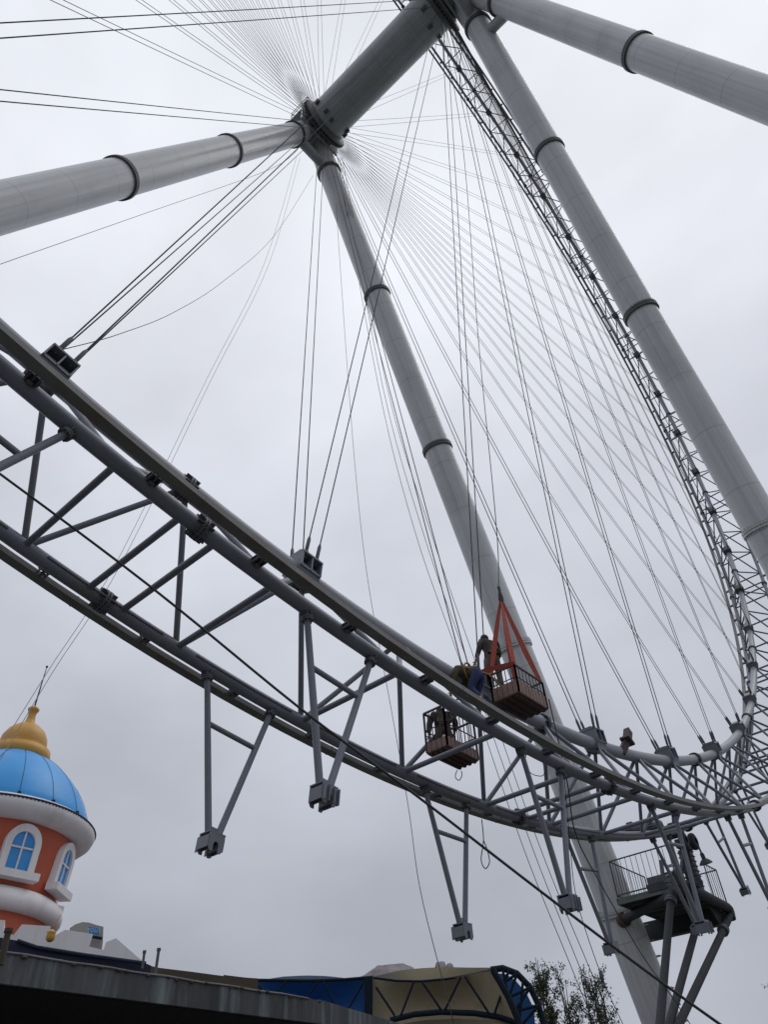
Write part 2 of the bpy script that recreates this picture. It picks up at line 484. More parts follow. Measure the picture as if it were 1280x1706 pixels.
for k in range(-1, 47): anchor(k, k <= 9)
rest = MB()
for rs in far_sockets:
    o = len(rest.v); rest.v += rs.v
    for f, s in zip(rs.f, rs.s): rest.face([i + o for i in f], s)
tag(build('cable_socket', rest, DARK, wheel, (0, 0, H)), kind='stuff')
rest = MB()
def cable_pts(a, b, sag):
    return [a.lerp(b, i / 8) - V((0, 0, sag * 4 * (i / 8) * (1 - i / 8))) for i in range(9)]
for i, (k, a, b) in enumerate(sorted(cables, key=lambda q: (not -1 <= q[0] <= 23, q[0]))):
    sag = random.uniform(.02, .12)
    if i < 99:
        mb = MB(); mb.path(cable_pts(a, b, sag), .0135 if k < 5 else .0115, 6); build('spoke_cable', mb, CABLE, wheel)
    else: rest.path(cable_pts(a, b, sag), .0115, 5)
tag(build('spoke_cable', rest, CABLE, wheel, (0, 0, H)), kind='stuff')

# ---- gondola hangers: V frames under both outer chords
HL = 46.667
def hanger(k, s):
    c = P(k, s * 1.177, HL)
    T, Q, X = tan_(k), rad(k), XV
    blk = MB()
    # bearing block: notched plates facing along the axle, cheeks, ribs
    def notched(xo, w, hh, th):
        pts = [(-w, -hh), (w, -hh), (w, hh * .55), (w * .72, hh), (w * .34, hh)]
        for i in range(7):
            t = PI * i / 6; pts.append((w * .34 * math.cos(t), hh * .28 - w * .34 * math.sin(t) * 1.1))
        pts += [(-w * .34, hh), (-w * .72, hh), (-w, hh * .55)]
        poly = [c + X * xo + T * u + Q * v for u, v in pts]
        blk.prism(poly, X * th)
    notched(.11, .14, .135, .018); notched(-.128, .14, .135, .018)
    for dt in (-1, 1):
        blk.box(c + T * (dt * .140), (X, T, Q), (.12, .009, .09))
        blk.box(c + T * (dt * .058) - Q * .02, (X, T, Q), (.11, .008, .105))
    for dt in (-.130, -.046, .046, .130):
        blk.box(c + T * dt + X * (s * .150), (X, T, Q), (.028, .007, .11))
    blk.box(c - Q * .140, (X, T, Q), (.13, .145, .010))
    blk.box(c - Q * .19, (X, T, Q), (.010, .12, .065))
    root = build('gondola_hanger', blk, STEEL, wheel)
    root['label'] = 'v shaped tube frame under the outer rim tube with a notched block at its tip'
    ends = []
    for dt in (-1, 1):
        a = P(k + dt * .128, s * XO, RO + .10); b = c - Q * .14 + T * (dt * .085)
        d = (b - a).normalized()
        lg = MB(); lg.path([a, a.lerp(b, .5), b], [.050, .054, .054], 14)
        build('hanger_leg', lg, STEEL, root)
        fl = MB(); u, v, _ = frame(d)
        fl.tube(a + d * .06, a + d * .085, .098, n=18); fl.tube(a + d * .095, a + d * .12, .098, n=18)
        fl.tube(a - d * .08, a + d * .07, .066, n=14)
        for j in range(8):
            t = 2 * PI * j / 8; q = u * math.cos(t) + v * math.sin(t)
            fl.tube(a + q * .078 + d * .03, a + q * .078 + d * .15, .010, n=6)
            fl.box(a + q * .078 + d * .0, (q, d.cross(q), d), (.025, .005, .06))
        build('flange', fl, DARK, root)
        ends.append((a, b))
    ml, mr_ = ends[0][0].lerp(ends[0][1], .34), ends[1][0].lerp(ends[1][1], .34)
    xb = MB(); xb.tube(ml, mr_, .044, n=12); build('crossbar', xb, STEEL, root)
for k in range(-1, 8):
    for s in (1, -1): hanger(k, s)

# ------------------------------------------------------------------ support structure: axle and legs
sup = thing('support_frame', (0, 0, 0), 'tall light grey tubular legs joined at a thick horizontal axle above the wheel', 'support structure')
def tube_obj(name, pts, r, m, parent, n=40):
    mb = MB(); mb.path(pts, r, n); return build(name, mb, m, parent)
RA = 1.27
axle = tube_obj('axle', [(-5.0, 0, H), (5.0, 0, H)], RA, AXLE, sup, 48)
for s in (-1, 1):
    mb = MB()
    mb.lathe((s * HUBX, 0, H), (s, 0, 0), [(RA, -.34), (RA + .10, -.32), (RA + .10, -.15), (1.66, -.13), (1.66, -.06), (1.50, -.05), (1.50, .05), (1.68, .06), (1.68, .14), (1.15, .16), (1.15, .5)], n=56)
    for j in range(48):
        t = TH0 + 2 * PI * j / 48; q = V((0, math.sin(t), -math.cos(t)))
        mb.box(V((s * HUBX, 0, H)) + q * 1.66, (XV, q.cross(XV), q), (.10, .03, .06))
    build('hub_flange', mb, FLANGE, wheel)
    for j in range(7):      # grease boxes and clamps round the bearing
        mb = MB()
        t = random.uniform(0, 2 * PI); q = V((0, math.sin(t), -math.cos(t)))
        mb.box(V((s * (HUBX - random.uniform(.5, 1.0)), 0, H)) + q * 1.34, (XV, q.cross(XV), q), (random.uniform(.08, .18), random.uniform(.06, .12), random.uniform(.06, .11)))
        build('grease_box', mb, FLANGE, sup)
mb = MB()     # conduit along the top of the axle
mb.tube((-4.2, -.85, H + 1.08), (4.2, -.85, H + 1.08), .045, n=8); mb.tube((-4.2, -.6, H + 1.22), (4.2, -.6, H + 1.22), .03, n=8)
for i in range(9): mb.abox((-4 + i, -.74, H + 1.08), (.03, .18, .05))
build('conduit', mb, DARK, sup)

LEGR = 0.70
AZ = 1.236
jA = V((-5.91, 0, H + AZ)); jB = V((5.91, 0, H + AZ))
legdirs = []
for joint, sx, sy, e0 in ((jA, -1, 1, 4.36), (jB, 1, 1, 4.36), (jA, -1, -1, 4.23)):
    s_, t_ = (-.0094, .3858) if sy > 0 else (-.0064, .3856)
    d = V((sx * s_, sy * t_, -1)).normalized()
    legdirs.append((joint, d, e0, (joint.z) / -d.z))
pB2 = CAM + ray(1065, 87) * 30.5
dB2 = (pB2 - jB).normalized()
legdirs.append((jB, dB2, (pB2 - jB).length - 12.3, jB.z / -dB2.z))
labels = ['far support leg running down through the middle of the picture behind the cables', 'near support leg running down the right side beside the curved truss', 'support leg reaching out to the left edge', 'support leg reaching out to the upper right edge']
for (joint, d, e0, Ln), lb in zip(legdirs, labels):
    mb = MB()
    mb.path([joint + d * .3, joint + d * e0, joint + d * (e0 + 10), joint + d * Ln], [LEGR * .95, LEGR * .97, LEGR, LEGR], 48)
    lg = tag(build('support_leg', mb, LEG, sup), lb)
    ff = e0
    while ff < Ln - 1:
        fl = MB(); p = joint + d * ff; u, v, _ = frame(d)
        fl.tube(p - d * .10, p - d * .012, LEGR + .075, n=48); fl.tube(p + d * .012, p + d * .10, LEGR + .075, n=48)
        for j in range(40):
            t = 2 * PI * j / 40; q = u * math.cos(t) + v * math.sin(t)
            fl.tube(p + q * (LEGR + .035) - d * .17, p + q * (LEGR + .035) + d * .17, .02, n=5)
        build('flange_ring', fl, FLANGE if ff < 30 else LEG, lg)
        ff += 12.3 if (d is dB2 and ff < 15) else 10.71
# knuckles where the legs meet the axle ends
for s, jn in ((-1, jA), (1, jB)):
    mb = MB()
    mb.tube((s * 4.95, 0, H), (s * 6.45, 0, H), .95, n=32)
    mb.tube((s * 5.9, 0, H + AZ + .4), (s * 5.9, 0, H - .6), .86, n=32)
    mb.prism([(s * 5.9 - .06, -1.0, H + AZ), (s * 5.9 - .06, -1.55, H - 2.3), (s * 5.9 - .06, 1.55, H - 2.3), (s * 5.9 - .06, 1.0, H + AZ)], (.12, 0, 0))
    mb.box((s * 5.2, 0, H - .1), ((1, 0, 0), (0, 1, 0), (0, 0, 1)), (.07, 1.55, 1.25))
    mb.abox((s * 5.75, 0, H + 1.35), (.75, 1.35, .05))
    mb.tube((s * 5.9, -1.62, H - 2.5), (s * 5.9, 1.62, H - 2.5), .30, n=20)
    build('knuckle', mb, AXLE, sup)
    mb = MB()    # small access rail on top of the knuckle
    for i in range(8):
        y = -1.35 + 2.7 * i / 7
        for xx in (5.0, 6.5): mb.tube((s * xx, y, H + 1.4), (s * xx, y, H + 2.4), .02, n=6)
    for z in (1.9, 2.4):
        for xx in (5.0, 6.5): mb.tube((s * xx, -1.35, H + z), (s * xx, 1.35, H + z), .022, n=6)
        for yy in (-1.35, 1.35): mb.tube((s * 5.0, yy, H + z), (s * 6.5, yy, H + z), .022, n=6)
    build('access_railing', mb, DARK, sup)
# stub brace between the two near legs and pedal rungs on the far leg
j, d1, _, _ = legdirs[1]; _, d3, _, _ = legdirs[3]
mb = MB(); mb.tube(j + d1 * 5.3, j + d3 * 7.4, .30, n=24); build('stub_brace', mb, AXLE, sup)
j, dA, eA, LA = legdirs[0]
for i in range(9):
    mb = MB()
    p = j + dA * (46.9 + i * .52) + (RIGHT - dA * RIGHT.dot(dA)).normalized() * LEGR
    q = (RIGHT - dA * RIGHT.dot(dA)).normalized(); w = q.cross(dA)
    mb.path([p - w * .12 - q * .03, p - w * .12 + q * .16, p + w * .12 + q * .16, p + w * .12 - q * .03], .018, 6)
    build('climbing_rung', mb, DARK, sup)
mb = MB()   # rust stain collar where the pipe meets the leg
# feet
for joint, d, e0, Ln in legdirs:
    mb = MB(); f = joint + d * Ln; mb.abox((f.x, f.y, .35), (1.5, 1.5, .35)); build('foot_block', mb, CONC, sup)

# ------------------------------------------------------------------ drive platform beside the far leg
PZ = 8.6
pf = thing('drive_platform', (-2.1, 14, 0), 'railed green grey service platform on pipe legs beside the thick far support leg', 'platform')
p1 = on_z(1040, 1532, PZ); p2 = on_z(1130, 1487, PZ); p3 = on_z(1165, 1487, PZ); p4 = on_z(1214, 1513, PZ)
mb = MB(); mb.path([p1 - (p2 - p1) * .3, p1, p2, p2 + (p2 - p1) * .35], .16, 24); build('support_pipe', mb, PIPE, pf)
mb = MB(); mb.tube(p1 - (p2 - p1) * .04, p1 + (p2 - p1) * .03, .25, n=24); build('pipe_collar', mb, BROWNC, pf)
q0 = p4 + (p3 - p4) * 1.7
mb = MB(); mb.path([q0, p3, p4 - (p4 - p3).normalized() * .12, p4 + V((0, .03, -.04)), p4 + V((0, .04, -.12)), p4 + V((0, -.04, -.35))], .165, 24); build('support_pipe', mb, PIPE, pf)
foot = V((-2.1, 9.7, 3.5))
for top, lb in ((V((-2.1, 14.05, 8.45)), 0), (V((-2.6, 17.2, 8.3)), 1), (V((p4.x, p4.y - .04, 8.35)), 2)):
    mb = MB(); mb.path([top, top.lerp(foot, .5), foot], .118, 24); d = (foot - top).normalized()
    lg = build('pipe_leg', mb, PIPE, pf)
    fl = MB(); c = top + d * (.45 if lb != 2 else 1.25)
    fl.tube(c - d * .09, c - d * .015, .19, n=24); fl.tube(c + d * .015, c + d * .09, .19, n=24)
    build('flange', fl, DARK, lg)
mb = MB(); mb.lathe((-2.1, 9.7, 0), (0, 0, 1), [(.9, 0), (.9, 3.0), (.55, 3.4), (0, 3.4)], 24); build('pedestal', mb, CONC, pf)
# deck with joists, and a deep web plate below
dk = [on_z(1033, 1500, PZ + .25), on_z(1128, 1466, PZ + .25), on_z(1212, 1508, PZ + .25), on_z(1060, 1540, PZ + .25)]
dA_ = on_z(1033, 1498, PZ + .25)
x0, x1, y0, y1 = -4.55, -2.15, 15.05, 19.4
mb = MB(); 
def deck(mb, x0, x1, y0, y1, z):
    mb.abox(((x0 + x1) / 2, (y0 + y1) / 2, z), ((x1 - x0) / 2, (y1 - y0) / 2, .03))
    n = max(2, int((y1 - y0) / .6))
    for i in range(n + 1):
        y = y0 + .04 + (y1 - y0 - .08) * i / n; mb.abox(((x0 + x1) / 2, y, z - .10), ((x1 - x0) / 2 - .07, .035, .068))
    for x in (x0 + .03, x1 - .03): mb.abox((x, (y0 + y1) / 2, z - .09), (.03, (y1 - y0) / 2, .085))
deck(mb, x0, x1, y0, y1, PZ + .30)
build('deck', mb, DECKM, pf)
mb = MB(); mb.abox((-3.8, 18.3, PZ - .12), (1.65, .05, .30)); mb.abox((-3.8, 18.3, PZ - .44), (1.65, .16, .02)); build('web_beam', mb, PIPE, pf)
mb = MB(); mb.prism([(-2.1, 17.0, PZ - .1), (-2.1, 18.5, PZ - .1), (-2.1, 17.9, PZ - .70), (-2.1, 17.5, PZ - .70)], (.05, 0, 0)); build('gusset', mb, PIPE, pf)
def railing(pts, hgt, n, closed=False):
    mb = MB()
    for a, b in zip(pts, pts[1:]):
        a = V(a); b = V(b); up = V((0, 0, hgt))
        for z in (.08, 1.0): mb.tube(a + up * z, b + up * z, .026, n=6)
        k = max(2, int((b - a).length / n))
        for i in range(k + 1):
            q = a.lerp(b, i / k); mb.tube(q, q + up, .011 if 0 < i < k else .026, n=5)
    return mb
zt = PZ + .34
build('guard_rail', railing([(-2.2, 15.1, zt), (x0 + .05, 15.1, zt), (x0 + .05, 17.9, zt)], 1.25, .20), DARK, pf)
build('guard_rail', railing([(-4.0, 19.35, zt), (x1 - .05, 19.35, zt), (x1 - .05, 18.2, zt)], 1.25, .20), DARK, pf)
# drive unit: carriage frame with motors and pressing tyres
mb = MB()
mb.box((-2.95, 15.9, zt + .30), (V((1, 0, 0)), V((0, .96, .28)), V((0, -.28, .96))), (.35, .95, .12))
mb.abox((-2.95, 16.9, zt + .45), (.32, .12, .45)); mb.abox((-2.95, 15.2, zt + .2), (.32, .10, .2))
mb.bar((-2.9, 15.3, zt + .2), (-2.9, 17.4, zt + 1.1), .10, .12)
mb.bar((-3.2, 16.2, zt), (-3.2, 16.7, zt + 1.3), .10, .12)
build('carriage', mb, DARK, pf)
mb = MB()
mb.abox((-2.35, 17.1, zt + .75), (.22, .14, .8))
for i in range(9): mb.abox((-2.35, 17.1, zt + .1 + i * .17), (.25, .17, .02))
mb.bar((-2.7, 16.4, zt + .1), (-2.2, 17.0, zt + 1.9), .12, .10)
build('drive_column', mb, DARK, pf)
for qx, qy in ((1140, 1402), (1156, 1404)):
    mb = MB(); e_ = on_x(qx, qy, -1.70); mb.path([V((-2.35, 17.0, zt + 1.2)), V((-2.2, 16.8, zt + 1.6)), e_], .07, 10); mb.tube(e_ - V((.25, 0, 0)), e_ + V((.12, 0, 0)), .05, n=10); mb.abox(e_ - V((.20, 0, .05)), (.07, .16, .14)); build('press_arm', mb, DARK, pf)
for i, (qx, qy) in enumerate(((1058, 1384), (1092, 1378), (1126, 1384))):
    mb = MB()
    c = on_x(qx, qy, -2.3)
    mb.lathe(c - V((.45, 0, 0)), (1, 0, 0), [(.0, 0), (.20, 0), (.22, .05), (.22, .5), (.17, .55), (.17, .72), (.10, .74), (0, .74)], 20)
    for j in range(16):
        t = 2 * PI * j / 16; q = V((0, math.cos(t), math.sin(t))); mb.box(c + q * .235 - V((.18, 0, 0)), (XV, q.cross(XV), q), (.2, .008, .02))
    mb.abox(c + V((-.1, 0, .24)), (.1, .09, .05))
    build('motor', mb, DARK, pf)
for i, (qx, qy) in enumerate(((1140, 1400), (1156, 1402))):
    mb = MB(); c = on_x(qx, qy, -1.62)
    mb.lathe(c - V((.11, 0, 0)), (1, 0, 0), [(.10, 0), (.20, 0), (.27, .03), (.29, .07), (.29, .15), (.27, .19), (.20, .22), (.10, .22)], 24)
    build('drive_tyre', mb, ROPE, pf)
# hanging lamp below the rim
lp = on_x(1160, 1400, -1.7)
lm = thing('hanging_lamp', lp, 'small dark work lamp hanging below the rim next to the platform', 'lamp')
l2 = on_x(1177, 1438, -1.7)
mb = MB(); mb.tube(lp, lp.lerp(l2, .55), .035, n=8); mb.path([lp.lerp(l2, .55), lp.lerp(l2, .62), lp.lerp(l2, .8)], [.05, .075, .075], 10); build('stem', mb, DARK, lm)
mb = MB(); d = (l2 - lp).normalized(); mb.path([lp.lerp(l2, .8), lp.lerp(l2, .88), l2, l2 + d * .03], [.07, .16, .24, .24], 14); build('shade', mb, DARK, lm)

# beacon bracket standing behind the inner chord, and control boxes on the truss
bc = on_x(1045, 1245, .25)
bo = thing('rust_bracket', bc, 'short dark rusty steel bracket sticking up from the inner rim tube', 'bracket')
t2 = on_x(1046, 1232, .25)
mb = MB(); mb.bar(bc.lerp(V((0, bc.y, bc.z)), .6) - (t2 - bc) * .5, t2, .14, .20); build('post', mb, CAGE, bo)
mb = MB(); d = (t2 - bc).normalized(); mb.bar(t2 - d * .0, t2 + d * .42, .17, .22); mb.bar(t2 - d * .12, t2 - d * .04, .30, .34); build('head', mb, CAGE, bo)

# ------------------------------------------------------------------ suspended work cages
def cage(name, x0, x1, y0, y1, z0, hgt, plate, label):
    t = thing(name, ((x0 + x1) / 2, (y0 + y1) / 2, z0), label, 'work cage', 'hanging steel work cages')
    fl = MB(); fl.abox(((x0 + x1) / 2, (y0 + y1) / 2, z0 + .015), ((x1 - x0) / 2, (y1 - y0) / 2, .015))
    for i in range(4): fl.abox((x0 + (x1 - x0) * (i + .5) / 4, (y0 + y1) / 2, z0 - .018), (.03, (y1 - y0) / 2 - .02, .018))
    build('floor', fl, FLOORM, t)
    for (a, b) in (((x0, y0), (x1, y0)), ((x0, y1), (x1, y1)), ((x0, y0), (x0, y1)), ((x1, y0), (x1, y1))):
        a = V((a[0], a[1], z0 + .03)); b = V((b[0], b[1], z0 + .03)); mid = (a + b) / 2
        kp = MB(); u = (b - a).normalized(); w = V((-u.y, u.x, 0))
        kp.box(mid + V((0, 0, plate / 2)), (u, w, V((0, 0, 1))), ((b - a).length / 2 - .02, .006, plate / 2)); build('kick_plate', kp, RUST, t)
        rl = MB(); n = max(4, int((b - a).length / .13))
        for i in range(n + 1):
            q = a.lerp(b, i / n); corner = i in (0, n)
            rl.bar(q, q + V((0, 0, hgt)), .034 if corner else .016, .034 if corner else .016)
        rl.bar(a + V((0, 0, hgt)), b + V((0, 0, hgt)), .036, .036); rl.bar(a + V((0, 0, hgt * .55)), b + V((0, 0, hgt * .55)), .018, .018)
        build('side_rail', rl, CAGE, t)
    return t
cage('work_cage', .36, 1.04, .80, 1.94, 9.40, .66, .30, 'rusty steel work cage hung on orange slings above the truss')
cage('work_cage', -.68, -.14, -.42, .64, 8.20, .88, .20, 'lower rusty work cage hanging inside the truss between the two outer rim tubes')

# orange slings and hoist rope of the upper cage
ct = V((.66, 1.08, 12.15)); hk = on_x(835, 997, .66)
def strap(name, pts, w, m, label, grp=None):
    mb = MB()
    pts = [V(p) for p in pts]
    P0 = []
    for i, p in enumerate(pts):
        d = (pts[min(i + 1, len(pts) - 1)] - pts[max(i - 1, 0)]).normalized(); sdir = d.cross((CAM - p).normalized() + V((.35, .1, 0))).normalized()
        ww = w if not isinstance(w, list) else w[i]
        P0.append([p - sdir * ww / 2, p + sdir * ww / 2])
    mb.sheet(P0, (.006, -.006, .002)); o = build(name, mb, m); return tag(o, label, 'sling', grp)
zt2 = 9.40 + .68
cor = [V((.36, .80, zt2)), V((1.04, .80, zt2)), V((1.04, 1.94, zt2)), V((.36, 1.94, zt2))]
for i, (c, lb) in enumerate(zip(cor, ('orange lifting sling slanting to the far left corner of the upper cage', 'wide orange lifting sling dropping to the near left corner of the upper cage', 'orange lifting sling running to the right end of the upper cage', 'darker orange lifting sling at the back of the upper cage'))):
    e_ = c.lerp(V((.70, 1.37, zt2)), .06)
    strap('lifting_sling', [hk, hk.lerp(e_, .33) + V((0, -.03, -.02)), hk.lerp(e_, .66) + V((0, -.03, -.03)), e_], [.05, .11, .13, .09], SLING, lb, 'orange slings over the upper cage')
strap('lifting_sling', [V((.30, .35, zt2 - .10)), V((.52, .55, zt2 + .0)), V((1.05, .80, zt2 + .03))], .10, SLING, 'orange sling laid along the left rail of the upper cage', 'orange slings over the upper cage')
mb = MB(); mb.path([hk + V((0, 0, -.25)), hk, hk + V((0, 0, .25))], [.05, .07, .03], 10)
mb.path([hk + V((0, .05 * math.cos(t), .30 + .07 * math.sin(t))) for t in [2 * PI * i / 12 for i in range(12)]], .018, 6, closed=True)
tag(build('lifting_hook', mb, ROPE), 'black lifting hook and shackle gathering the orange slings', 'hook')

def line3(name, pts, r, m, label, cat='rope', grp=None, n=6, sub=6):
    pts = [V(p) for p in pts]; Q = []
    for i in range(len(pts) - 1):     # Catmull-Rom
        p0 = pts[max(i - 1, 0)]; p1 = pts[i]; p2 = pts[i + 1]; p3 = pts[min(i + 2, len(pts) - 1)]
        for j in range(sub):
            t = j / sub
            Q.append(.5 * ((2 * p1) + (p2 - p0) * t + (2 * p0 - 5 * p1 + 4 * p2 - p3) * t * t + (3 * p1 - p0 - 3 * p2 + p3) * t ** 3))
    Q.append(pts[-1])
    mb = MB(); mb.path(Q, r, n)
    return tag(build(name, mb, m), label, cat, grp)
def img(lst): return [CAM + ray(x, y).normalized() * D for x, y, D in lst]
hubB = V((HUBX - .4, .4, H - 1.2))
line3('hoist_rope', [hk + V((0, 0, .35)), *img([(826, 860, 23.5), (797, 560, 31.5), (770, 230, 43)]), hubB], .014, ROPE, 'dark hoist rope rising from the orange slings of the upper cage to the axle')
# heavy black cable across the lower half of the view
line3('power_cable', img([(-120, 705, 11.2), (0, 790, 10.6), (250, 977, 9.8), (500, 1180, 9.4), (700, 1330, 9.5), (900, 1484, 9.8), (1060, 1605, 10.2), (1200, 1706, 10.6), (1330, 1795, 11.2)]), .016, ROPE, 'thick black cable sagging across the foreground from left to lower right', 'cable')
# light ropes
line3('guy_rope', img([(494, 262, 50), (440, 440, 42), (345, 630, 34), (200, 925, 24), (75, 1125, 20), (-40, 1310, 18)]), .0085, THIN, 'thin pale tag rope from the far hub past the gold finial, left twin', grp='pale tag ropes past the dome')
line3('guy_rope', img([(500, 262, 50), (448, 440, 42), (353, 630, 34), (209, 925, 24), (86, 1122, 20), (-20, 1300, 18)]), .0085, THIN, 'thin pale tag rope from the far hub past the gold finial, right twin', grp='pale tag ropes past the dome')
mb = MB(); q = img([(187, 948, 23.4)])[0]; mb.sphere(q, .05, 8, (1, 1, 1.6)); tag(build('rope_clip', mb, DARK), 'small dark clip on the pale tag ropes in front of the lower truss', 'clip')
line3('slack_rope', img([(522, 292, 48), (455, 395, 40), (370, 470, 30), (290, 520, 22), (200, 556, 15.5), (105, 582, 11.6)]), .008, CABLE, 'slack thin rope curving from the leftmost cable box up to the far hub')
line3('stay_rope', img([(496, 250, 50), (450, 282, 44), (240, 356, 32), (0, 440, 24), (-60, 461, 22)]), .009, CABLE, 'single thin rope running from the far hub down to the left edge below the leg')
line3('drop_rope', img([(560, 340, 48), (575, 560, 40), (592, 780, 34), (612, 960, 30), (650, 1170, 26), (680, 1340, 24), (700, 1480, 22), (745, 1660, 20), (760, 1720, 20)]), .010, CABLE, 'thin rope falling from the far hub behind the truss towards the tan canopy')
for i, (a, b, c_, d_, lb) in enumerate((((690, 880), (770, 1110), (868, 1400), (952, 1610), 'left'), ((703, 880), (782, 1110), (883, 1400), (966, 1610), 'middle'), ((716, 880), (795, 1110), (896, 1400), (985, 1618), 'right'))):
    line3('guy_line', img([(562 + 4 * i, 262, 50), (*((630 + 7 * i), 640), 41), (*a, 36), (*b, 33), (*c_, 31), (*d_, 31), (d_[0] + 60, 1760, 32)]), .013, CABLE, 'taut dark line from the far hub down towards the trees, %s of three' % lb, 'rope', 'three taut lines behind the crouching worker')
line3('messenger_rope', img([(940, 1285, 17), (950, 1400, 17.5), (962, 1500, 18), (1003, 1626, 19), (1045, 1720, 20)]), .008, CABLE, 'thin rope with a clamp running down in front of the thickest leg')
mb = MB(); q = img([(1003, 1626, 18.9)])[0]; mb.sphere(q, .06, 8, (.8, .8, 2)); mb.sphere(q - V((0, 0, .18)), .05, 8); tag(build('rope_clamp', mb, DARK), 'small dark clamp on a thin rope above the trees', 'clamp')
line3('leg_rope', img([(915, 1165, 17.5), (945, 1300, 17.2), (960, 1390, 17.5), (1000, 1470, 20), (1070, 1590, 24), (1120, 1660, 26), (1160, 1720, 27)]), .013, CABLE, 'dark rope lying down across the far leg and below the platform')
line3('rope_loop', img([(762, 1283, 16), (759, 1294, 16), (765, 1300, 16), (770, 1292, 16), (769, 1284, 16)]), .009, ROPE, 'small rope loop dangling under the lower cage', 'rope')
line3('rope_loop', img([(803, 1365, 16.5), (806, 1400, 16.5), (802, 1432, 16.5), (809, 1447, 16.5), (816, 1436, 16.5), (812, 1415, 16.5), (806, 1400, 16.5)]), .010, ROPE, 'long black rope loop hanging below the lower rim tube', 'rope')
line3('rope_loop', img([(877, 1258, 15.5), (876, 1272, 15.5), (885, 1288, 15.5), (902, 1293, 15.7), (910, 1286, 15.8)]), .008, ROPE, 'short rope curve drooping between two posts of the truss', 'rope')

# ------------------------------------------------------------------ workers
def skin_obj(name, verts, edges, radii, m, parent=None, root=0, loc=(0, 0, 0), sub=2):
    me = bpy.data.meshes.new(name); o = bpy.data.objects.new(name, me); C.objects.link(o)
    me.from_pydata([tuple(v) for v in verts], edges, [])
    me.materials.append(m)
    md = o.modifiers.new('skin', 'SKIN'); md.use_smooth_shade = True
    sv = me.skin_vertices[0].data if me.skin_vertices else None
    if sv is None:
        bm_ = None
    for i, r in enumerate(radii):
        sv[i].radius = (r, r) if not isinstance(r, tuple) else r
        sv[i].use_root = (i == root)
    s2 = o.modifiers.new('sub', 'SUBSURF'); s2.levels = sub; s2.render_levels = sub
    if parent: o.parent = parent
    o.location = loc; WL[o.name] = V(loc) + (V(WL[parent.name]) if parent else V((0, 0, 0)))
    return o
def worker(J, loc, yaw, label, jacket, trousers, hair, extra=None):
    """J: joint positions in metres in the body's own frame (facing +y)."""
    names = ['pelvis', 'spine', 'chest', 'neck', 'head', 'crown']
    ca, sa = math.cos(yaw), math.sin(yaw)
    rot = lambda p: V((p[0] * ca - p[1] * sa, p[0] * sa + p[1] * ca, p[2]))
    t = thing('person', loc, label, 'person')
    vs_, es_, rs_ = [], [], []
    idx = {}
    def add(nm, p, r, par=None):
        idx[nm] = len(vs_); vs_.append(rot(p)); rs_.append(r)
        if par is not None: es_.append((idx[par], idx[nm]))
    add('pelvis', J['pelvis'], .095); add('spine', J['spine'], .085, 'pelvis'); add('chest', J['chest'], .105, 'spine')
    add('neck', J['neck'], .055, 'chest'); add('head', J['head'], (.075, .09), 'neck'); add('crown', J['crown'], (.07, .085), 'head')
    for sd in ('L', 'R'):
        add('sh' + sd, J['sh' + sd], .06, 'chest'); add('el' + sd, J['el' + sd], .042, 'sh' + sd); add('wr' + sd, J['wr' + sd], .028, 'el' + sd)
        w = V(J['wr' + sd]); d = (w - V(J['el' + sd])).normalized(); pal = w + d * .08
        add('pa' + sd, pal, (.036, .018), 'wr' + sd)
        sde = d.cross(V((0, 0, 1)));
        if sde.length < .1: sde = V((1, 0, 0))
        sde.normalize(); nrm = d.cross(sde)
        for f in range(4):
            o_ = sde * ((f - 1.5) * .021); ln = (.075, .085, .08, .062)[f]
            add('f%s%d' % (sd, f), pal + o_ + d * .035, .009, 'pa' + sd); add('g%s%d' % (sd, f), pal + o_ + d * (.035 + ln * .55) - nrm * .012, .008, 'f%s%d' % (sd, f)); add('h%s%d' % (sd, f), pal + o_ + d * (.035 + ln * .9) - nrm * .035, .007, 'g%s%d' % (sd, f))
        add('t' + sd, pal - sde * .042 - d * .03, .011, 'pa' + sd); add('u' + sd, pal - sde * .06 + d * .015 - nrm * .02, .009, 't' + sd)
        add('hi' + sd, J['hi' + sd], .075, 'pelvis'); add('kn' + sd, J['kn' + sd], .058, 'hi' + sd); add('an' + sd, J['an' + sd], .038, 'kn' + sd); add('to' + sd, J['to' + sd], .034, 'an' + sd)
    body = skin_obj('body', vs_, es_, rs_, SKIN, t)
    def sub(name, lst, edges, m, radii):
        skin_obj(name, [rot(J[n]) if isinstance(n, str) else rot(n) for n in lst], edges, radii, m, body, 0, (0, 0, 0), 2)
    sub('jacket', ['spine', 'chest', V(J['chest']).lerp(V(J['neck']), .55), 'shL', 'elL', V(J['elL']).lerp(V(J['wrL']), .85), 'shR', 'elR', V(J['elR']).lerp(V(J['wrR']), .85), V(J['pelvis']).lerp(V(J['spine']), .25)],
        [(0, 1), (1, 2), (1, 3), (3, 4), (4, 5), (1, 6), (6, 7), (7, 8), (0, 9)], jacket, [.15, .17, .085, .095, .07, .055, .095, .07, .055, .155])
    sub('trousers', ['pelvis', 'hiL', 'knL', V(J['knL']).lerp(V(J['anL']), .9), 'hiR', 'knR', V(J['knR']).lerp(V(J['anR']), .9), V(J['pelvis']).lerp(V(J['spine']), .5)],
        [(0, 1), (1, 2), (2, 3), (0, 4), (4, 5), (5, 6), (0, 7)], trousers, [.145, .112, .082, .062, .112, .082, .062, .13])
    for sd in ('L', 'R'): sub('boot', ['an' + sd, V(J['an' + sd]).lerp(V(J['to' + sd]), .5), 'to' + sd], [(0, 1), (1, 2)], BOOT, [.055, .048, .044])
    # face and hair
    hd = V(J['head']); cr = V(J['crown']); up = (cr - hd).normalized()
